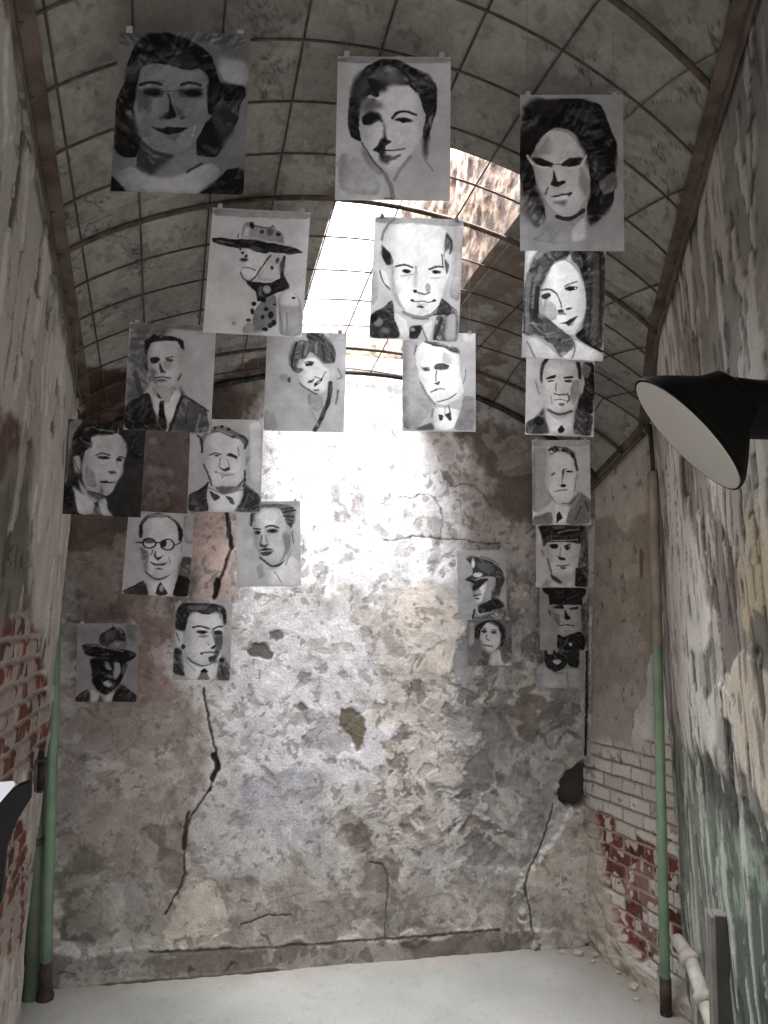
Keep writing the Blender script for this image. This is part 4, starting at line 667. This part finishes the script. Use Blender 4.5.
def build_floor():
    x = np.arange(-1.2, 2.6, .02); y = np.arange(-1.5, 3.7, .02)
    X, Y = np.meshgrid(x, y, indexing='ij')
    col = np.zeros(X.shape + (3,)) + np.array((146, 145, 141.)) + (fbm(X * 3, Y * 3, 601, 5) - .5)[..., None] * 34
    # grit collecting along the wall feet
    ax = (X - BL[0]) * WDIR[0] + (Y - BL[1]) * WDIR[1]
    d_back = -((X - BL[0]) * (-WDIR[1]) + (Y - BL[1]) * WDIR[0])
    d_right = 1.96 - X
    g = np.maximum(sstep(.14, .0, d_back + (fbm(X * 9, Y * 9, 602, 3) - .5) * .14), sstep(.20, .0, d_right + (fbm(X * 9, Y * 9, 603, 3) - .5) * .2))
    col = mixc(col, (140, 134, 125), g * .8)
    sp = sstep(.70, .76, fbm(X * 30, Y * 30, 604, 3)); col = col * (1 - .05 * sp[..., None])
    Zf = (fbm(X * 4, Y * 4, 605, 3) - .5) * .006 + g * .012 * fbm(X * 25, Y * 25, 606, 3)
    m = painted_mat('concrete_floor_paint', .8, .15, .2, 70.)
    struct(grid_obj('floor', np.stack([X, Y, Zf], -1), col, m))

build_back_wall(); build_vault(); build_shaft(); build_rear_wall(); build_near_wall(); build_left_wall(); build_floor()

# ------------------------------------------------------------------ rod cage under the vault
cage = thing('rod_cage', 'rusty iron rod grid with edge angles lining the underside of the arched vault', 'metal grid', (.7, 2., 2.4))
def child_abs(o, root):
    o.parent = root; o.matrix_parent_inverse = Matrix.Translation(root.location).inverted(); return o
I_END = -6.25
for i in range(-6, 12):
    heavy = i % 5 == 0
    t = np.linspace(0.004, .996, 44)
    pts = vault(t, float(i), .020)
    child_abs(MB().tube(pts, .0080 if heavy else .0032, 6).obj('arch_rod', M_ROD, None, True), cage)
for u in (-.245, -.09, .105, .30, .50, .71, .905, 1.11, 1.30, 1.50, 1.70, 1.90):
    i_hi = min(12., (PV['uR0'] - u) / .0934 - .15); ii = np.linspace(i_hi, I_END, 40)
    pts = vault_u(np.full(40, u), ii, .013)
    child_abs(MB().tube(pts, .0030, 6).obj('long_rod', M_SKYLITROD if u in (1.11,) else M_ROD, None, True), cage)
def angle_bar(pts, w, th, side):
    """L-section bar following pts: one leg flat along the wall, one leg sticking out"""
    m = MB(); pts = [Vector(p) for p in pts]
    for leg in (0, 1):
        V = []; F = []
        for k, p in enumerate(pts):
            d = (pts[min(k + 1, len(pts) - 1)] - pts[max(k - 1, 0)]).normalized()
            a = d.cross(Vector((0, 0, 1))).normalized() * side; b = Vector((0, 0, 1))
            if leg == 0: q = [(0, -w), (th, -w), (th, 0), (0, 0)]
            else: q = [(0, -th), (w, -th), (w, 0), (0, 0)]
            V += [p + a * x + b * y for x, y in q]
        for k in range(len(pts) - 1):
            for j in range(4): F.append((k * 4 + j, k * 4 + (j + 1) % 4, k * 4 + 4 + (j + 1) % 4, k * 4 + 4 + j))
        F += [(3, 2, 1, 0), tuple(len(V) - 4 + j for j in range(4))]
        m.add(V, F)
    return m
ii = np.linspace(12, -5.0, 30)
child_abs(angle_bar(vault(.004, ii), .038, .006, 1).obj('edge_angle', M_RUST), cage)
ii = np.linspace(12, KI, 30)
child_abs(angle_bar(vault(.996, ii), .036, .006, -1).obj('edge_angle', M_RUST), cage)
for off in (0., .045):
    ii = np.linspace(KI, I_END, 10); p = vault(.99, ii); p[:, 2] -= off
    child_abs(MB().tube(p, .011, 8).obj('springing_bar', M_RUST, None, True), cage)
# end arch against the back wall
t = np.linspace(.01, .99, 60); pts = []
for tt in t:
    lo, hi = -9., -4.
    for _ in range(30):
        mid = (lo + hi) / 2; p = vault(tt, mid)
        dd = (p[0] - BL[0]) * (-WDIR[1]) + (p[1] - BL[1]) * WDIR[0]
        if dd > -.035: lo = mid
        else: hi = mid
    pts.append(vault(tt, lo, .012))
child_abs(MB().tube(pts, .013, 8).obj('end_arch', M_DARKIRON, None, True), cage)

# ------------------------------------------------------------------ pipes
def pipe_thing(name, label, loc, parts):
    t = thing(name, label, 'pipe', loc)
    for nm, mat, pts, r in parts: MB().tube(pts, r, 14).obj(nm, mat, t, True)
    return t
pipe_thing('wall_pipe', 'tall upright pipe in the right corner, tan above and green below', (1.915, 2.575, 0), [
    ('rusted_foot', M_PIPEDARK, [(0, 0, .0), (0, 0, .145)], .0225),
    ('green_length', M_PIPEGREEN, [(0, 0, .145), (0, 0, 1.45)], .0195),
    ('tan_length', M_PIPEBROWN, [(0, 0, 1.45), (0, 0, 2.10), (0, 0, 2.16)], [.0195, .0195, .016]),
    ('upper_rod', M_DARKIRON, [(0, 0, 2.16), (.004, .02, 2.36)], .009)])
pipe_thing('wall_pipe', 'tall upright green pipe in the left corner, brown near the vault', (-.442, 3.396, 0), [
    ('rusted_foot', M_PIPEDARK, [(0, 0, .0), (0, 0, .02), (0, 0, .05), (0, 0, .15)], [.034, .034, .024, .024]),
    ('green_length', M_PIPEGREEN, [(0, 0, .15), (0, 0, 1.66)], .0215),
    ('tan_length', M_PIPEBROWN, [(0, 0, 1.66), (0, 0, 2.42)], .0215)])
pipe_thing('drain_pipe', 'dull green pipe tucked behind the bright green one in the left corner', (-.500, 3.415, 0), [
    ('lower_length', M_PIPEGREEN2, [(0, 0, .0), (0, 0, 1.66)], .030),
    ('upper_length', M_PIPEBROWN, [(0, 0, 1.66), (0, 0, 2.34)], .030),
    ('clamp', M_GREYIRON, [(0, 0, .62), (0, 0, .65)], .036)])
_e = [tuple(np.array(q) + (-.012, -.03, 0)) for q in [(1.845, 2.42, .372), (1.811, 2.305, .357), (1.787, 2.25, .332), (1.748, 2.159, .290), (1.713, 2.067, .235), (1.690, 2.015, .150), (1.680, 1.99, .03)]]
_o = Vector(_e[-1]); _o.z = 0
pipe_thing('elbow_pipe', 'short whitish bent pipe with collars, low beside the dark steel post', tuple(_o), [
    ('bent_length', M_WHITEPIPE, [tuple(Vector(p) - _o) for p in _e] + [(0, 0, 0)], .0255),
    ('collar', M_WHITEPIPE, [tuple(Vector(p) - _o) for p in ((1.799, 2.290, .359), (1.789, 2.260, .349))], .033),
    ('collar', M_WHITEPIPE, [tuple(Vector(p) - _o) for p in ((1.744, 2.15, .300), (1.732, 2.12, .286))], .033)])

# ------------------------------------------------------------------ portraits
def ink_sheet(W, H, res, base, ops, seed):
    asp = H / W; nx = int(res * 1.45); ny = int(nx * asp)
    x = np.linspace(0, 1000, nx); y = np.linspace(0, 1000 * asp, ny)
    X, Y = np.meshgrid(x, y, indexing='ij')
    f = .012
    wx = (fbm(X * f, Y * f, seed, 4, .6) - .5) * 22; wy = (fbm(X * f + 9, Y * f + 4, seed + 2, 4, .6) - .5) * 22
    Xw, Yw = X + wx, Y + wy
    wash = (fbm(X * .006, Y * .006, seed + 5, 5, .6) - .5)
    brush = 0
    for kk, an_ in enumerate((.5, 1.3, 2.3)):
        ca, sa = math.cos(an_), math.sin(an_)
        wgt = sstep(.42, .58, fbm(X * .004 + kk * 7, Y * .004, seed + 30 + kk, 2))
        brush = brush + wgt * (fbm((X * ca + Y * sa) * .040, (-X * sa + Y * ca) * .010, seed + 6 + kk, 3, .55) - .5)
    lost = .45 + 3.4 * sstep(.45, .75, fbm(X * .006 + 3, Y * .006, seed + 12, 3))      # edges: crisp here, lost there
    T = np.full(X.shape, base / 100.0) + wash * .20
    for op in ops.split('|'):
        f_ = op.split(); k = f_[0]; v = [float(q) for q in f_[1:]]
        tone = v[0] / 100; soft = max(v[1] if k in 'PE' else 9., 7.)
        if k == 'P':
            q = np.array(v[2:]).reshape(-1, 2); area_ = abs(np.sum(q[:, 0] * np.roll(q[:, 1], -1) - q[:, 1] * np.roll(q[:, 0], -1))) / 2
            big_ = min(1., area_ / 40000.)
            if .28 < tone < .76 and big_ < .5: soft = min(soft * 2.4, 70.)
            m = poly_mask(Xw, Yw, q, soft * (1 + (lost - 1) * (.35 + .65 * big_)), 3)
        elif k == 'L':
            big_ = 0; m = line_mask(Xw, Yw, np.array(v[2:]).reshape(-1, 2), max(v[1], 7), 7. * np.minimum(lost, 1.6)) * (.80 + .5 * (brush + .1))
            m = np.clip(m, 0, 1)
        else:
            big_ = 0
            cx, cy, rx, ry, an = v[2:7]; c2, s2 = math.cos(math.radians(an)), math.sin(math.radians(an))
            dx, dy = Xw - cx, Yw - cy; p = (dx * c2 + dy * s2) / max(rx, 1); q = (-dx * s2 + dy * c2) / max(ry, 1)
            rr = np.sqrt(p * p + q * q); s = min(rx, ry)
            if k == 'E': m = sstep(-.5, .5, (1 - rr) * s / max(soft, s * .45))
            else: m = sstep(-.5, .5, (v[1] / 2 - np.abs(rr - 1) * s) / 7.)
        dark = 1 - tone
        tt = tone + big_ * np.where(tone < .45, np.maximum(brush * .55 + wash * .30, -.06), wash * .22 + brush * .10) + (1 - big_) * (wash * .10 + brush * .10)
        if big_ > .25 and tone > .55:                     # broad form shadow turning away from the light
            xs_ = q[:, 0]; x0_, x1_ = xs_.min(), xs_.max(); y1_ = q[:, 1].max(); y0_ = q[:, 1].min()
            h_ = (Xw - x0_) / (x1_ - x0_ + 1); g_ = (Yw - y0_) / (y1_ - y0_ + 1)
            tt = tt - .16 * sstep(.30, .0, h_) - .10 * sstep(.75, 1., h_) - .10 * sstep(.78, 1., g_) + .04
        T = T + (tt - T) * m
    T = np.clip(T + (fbm(X * .09, Y * .09, seed + 8, 2) - .5) * .05, .02, 1)
    lo = np.array((15, 14, 13.)); hi = np.array((243, 243, 246.))
    col = lo + (hi - lo) * T[..., None]
    px = (X / 1000 - .5) * W; pz = (.5 - Y / (1000 * asp)) * H
    bow = .010 * W * np.sin(px / W * 2.6 + seed) + .006 * np.sin(pz / H * 3 + seed * 1.7)
    P = np.stack([px, bow * .5, pz], -1)
    return P, col
def vault_height(x, y):
    lo, hi = -7.5, 11.5
    for _ in range(40):
        mid = (lo + hi) / 2
        if vault_u(np.clip(x, uL(mid), uR(mid)), mid)[1] > y: lo = mid
        else: hi = mid
    return float(vault_u(x, lo)[2])
YAW = .287
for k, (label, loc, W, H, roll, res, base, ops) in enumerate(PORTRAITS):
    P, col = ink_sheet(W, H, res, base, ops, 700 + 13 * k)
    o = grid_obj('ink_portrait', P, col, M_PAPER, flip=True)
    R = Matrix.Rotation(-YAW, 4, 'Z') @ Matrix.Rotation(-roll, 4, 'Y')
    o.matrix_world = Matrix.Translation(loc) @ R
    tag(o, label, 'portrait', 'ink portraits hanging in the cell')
    for sx in (-1, 1):
        tx = sx * W * .42
        tb = MB().box((tx, -.0015, H / 2 + .002), (.011, .0012, .012)).obj('hanging_tab', M_TAB, o)
        p0 = o.matrix_world @ Vector((tx, 0, H / 2 + .006))
        in_sky = SKY_U[0] < p0.x < SKY_U[1] and p0.y > 1.75
        top = vault_height(p0.x, p0.y) - .016
        if top - p0.z < .02: continue
        inv = o.matrix_world.inverted()
        MB().tube([inv @ p0, inv @ Vector((p0.x, p0.y, top))], .0006, 5).obj('thread', M_THREAD, o)

# ------------------------------------------------------------------ floodlight and small ironwork
lamp = thing('flood_lamp', 'black bell-shaped flood lamp with pale round face jutting from the right wall', 'lamp', (.841, 1.0365, 1.8635))
_ax = Vector((.648, -.404, .645)).normalized()
MB().lathe([(.004, .121), (-.002, .1235), (-.004, .1235), (.004, .1225), (.012, .118), (.032, .101), (.050, .084), (.066, .068), (.080, .058), (.098, .050), (.105, .035)], (0, 0, 0), _ax, 64).obj('lamp_shade', M_BLACK, lamp, True)
MB().lathe([(-.0045, .1195), (-.0035, .1195), (.0035, .117)], (0, 0, 0), _ax, 64).obj('lamp_face', M_LAMPFACE, lamp, False)
MB().tube([(.036, -.022, .036), (.070, -.026, .044), (.110, -.022, .045), (.322, -.065, .043)], [.044, .050, .050, .048], 24).obj('arm', M_BLACK, lamp, True)
MB().lathe([(0, .06), (.012, .06), (.02, .048)], (.332, -.067, .043), (-.96, .2, 0), 24).obj('wall_plate', M_DARKIRON, lamp)

post = thing('steel_post', 'dark square steel post standing upright at the foot of the right wall', 'post', (1.566, 1.832, 0))
_R = Matrix.Rotation(math.radians(-28), 3, 'Z')
MB().box((0, 0, .35), (.062, .05, .70), _R.to_3x3()).obj('shaft', M_STEEL, post, bevel=.003)
MB().box((-.033, .014, .35), (.014, .05, .70), _R.to_3x3()).obj('flange', M_POSTTOP, post, bevel=.002)
MB().box((0, 0, .703), (.064, .052, .006), _R.to_3x3()).obj('end_cap', M_POSTTOP, post, bevel=.002)

br = thing('hinge_block', 'grey iron hinge block fixed to the peeling left wall', 'hinge', (-.452, 3.03, .98))
MB().box((.012, 0, 0), (.055, .07, .115)).obj('block', M_GREYIRON, br, bevel=.006)
MB().tube([(.028, -.038, -.05), (.028, -.038, .05)], .013, 12).obj('pin', M_DARKIRON, br, True)
MB().box((.010, .04, 0), (.030, .03, .15)).obj('back_plate', M_DARKIRON, br, bevel=.004)

pn = thing('reading_stand', 'black metal stand with a tilted white board at the left edge', 'stand', (-.31, 1.47, 0))
def plate(pts, th):
    """flat outline given as (x, z) offsets from the stand, facing the doorway"""
    n = len(pts); V = [(x, y0, z) for y0 in (0, th) for x, z in pts]
    F = [tuple(range(n)), tuple(range(2 * n - 1, n - 1, -1))] + [(k, k + n, (k + 1) % n + n, (k + 1) % n) for k in range(n)]
    return V, F
MB().add(*plate([(.083, 1.262), (.083, 1.229), (.061, 1.190), (.046, 1.147), (.041, 1.05), (-.02, 1.03), (-.03, 1.19), (.038, 1.232), (.061, 1.254)], .03)).obj('frame', M_BLACK, pn, bevel=.002)
MB().add(*plate([(-.05, 1.215), (.036, 1.228), (.060, 1.258), (.056, 1.264), (-.05, 1.262)], .004)).obj('board', M_BOARD, pn)
MB().box((-.005, .02, .53), (.07, .03, 1.06)).obj('post', M_BLACK, pn, bevel=.003)
MB().box((-.01, .02, .008), (.16, .22, .016)).obj('foot_plate', M_BLACK, pn, bevel=.003)

rng = np.random.RandomState(5)
_cr = [(1.93, 3.10), (1.952, 3.02), (1.93, 2.92), (1.915, 2.79), (1.86, 3.13), (1.80, 3.17), (1.885, 3.05), (1.865, 2.70)]
for k, (x, y) in enumerate(_cr):
    s = .012 + .016 * rng.rand(); V = []; F = []
    for j, (px_, py_, pz_) in enumerate([(a, b, c) for a in (-1, 1) for b in (-1, 1) for c in (0, 1)]):
        V.append((px_ * s * (.7 + .6 * rng.rand()), py_ * s * (.6 + .6 * rng.rand()), pz_ * s * (.6 + .5 * rng.rand())))
    o = mesh_obj('plaster_crumb', V, [(0, 1, 3, 2), (4, 6, 7, 5), (0, 4, 5, 1), (2, 3, 7, 6), (0, 2, 6, 4), (1, 5, 7, 3)], M_CHIP)
    b = o.modifiers.new('bevel', 'BEVEL'); b.width = s * .3; b.segments = 2
    o.location = (x, y, .004); o.rotation_euler = (0, 0, rng.rand() * 3)
    tag(o, 'small pale crumb of fallen plaster on the floor along the wall foot', 'rubble', 'plaster crumbs on the floor')

# ------------------------------------------------------------------ camera, light, world
cam_d = bpy.data.cameras.new('camera'); cam = bpy.data.objects.new('camera', cam_d); COL.objects.link(cam)
cam.location = (0, 0, EYE); cam.rotation_euler = (PI / 2 + math.atan(48 / 740), 0, -YAW)
cam_d.sensor_fit = 'VERTICAL'; cam_d.sensor_height = 36.; cam_d.lens = 36. * 740 / 1024; cam_d.shift_y = 60 / 1024
cam_d.clip_start = .02
SC.camera = cam

def area(name, loc, rot, sx, sy, power, color=(1, 1, 1), spread=PI):
    l = bpy.data.lights.new(name, 'AREA'); l.shape = 'RECTANGLE'; l.size = sx; l.size_y = sy; l.energy = power; l.color = color; l.spread = spread
    o = bpy.data.objects.new(name, l); COL.objects.link(o); o.location = loc; o.rotation_euler = rot; return o
area('daylight_above_skylight', (.79, 2.55, SHAFT_TOP + .02), (0, 0, 0), .56, 1.5, 360, (.97, .98, 1.0))
area('doorway_light', (.12, -.30, .75), (PI / 2 - .03, 0, -.08), .85, 1.2, 30, (1., .985, .96))
w = bpy.data.worlds.new('world'); SC.world = w; w.use_nodes = True
bg = w.node_tree.nodes['Background']; bg.inputs['Color'].default_value = (.82, .86, .92, 1); bg.inputs['Strength'].default_value = .36
SC.view_settings.view_transform = 'Standard'; SC.view_settings.look = 'None'; SC.view_settings.exposure = 0.
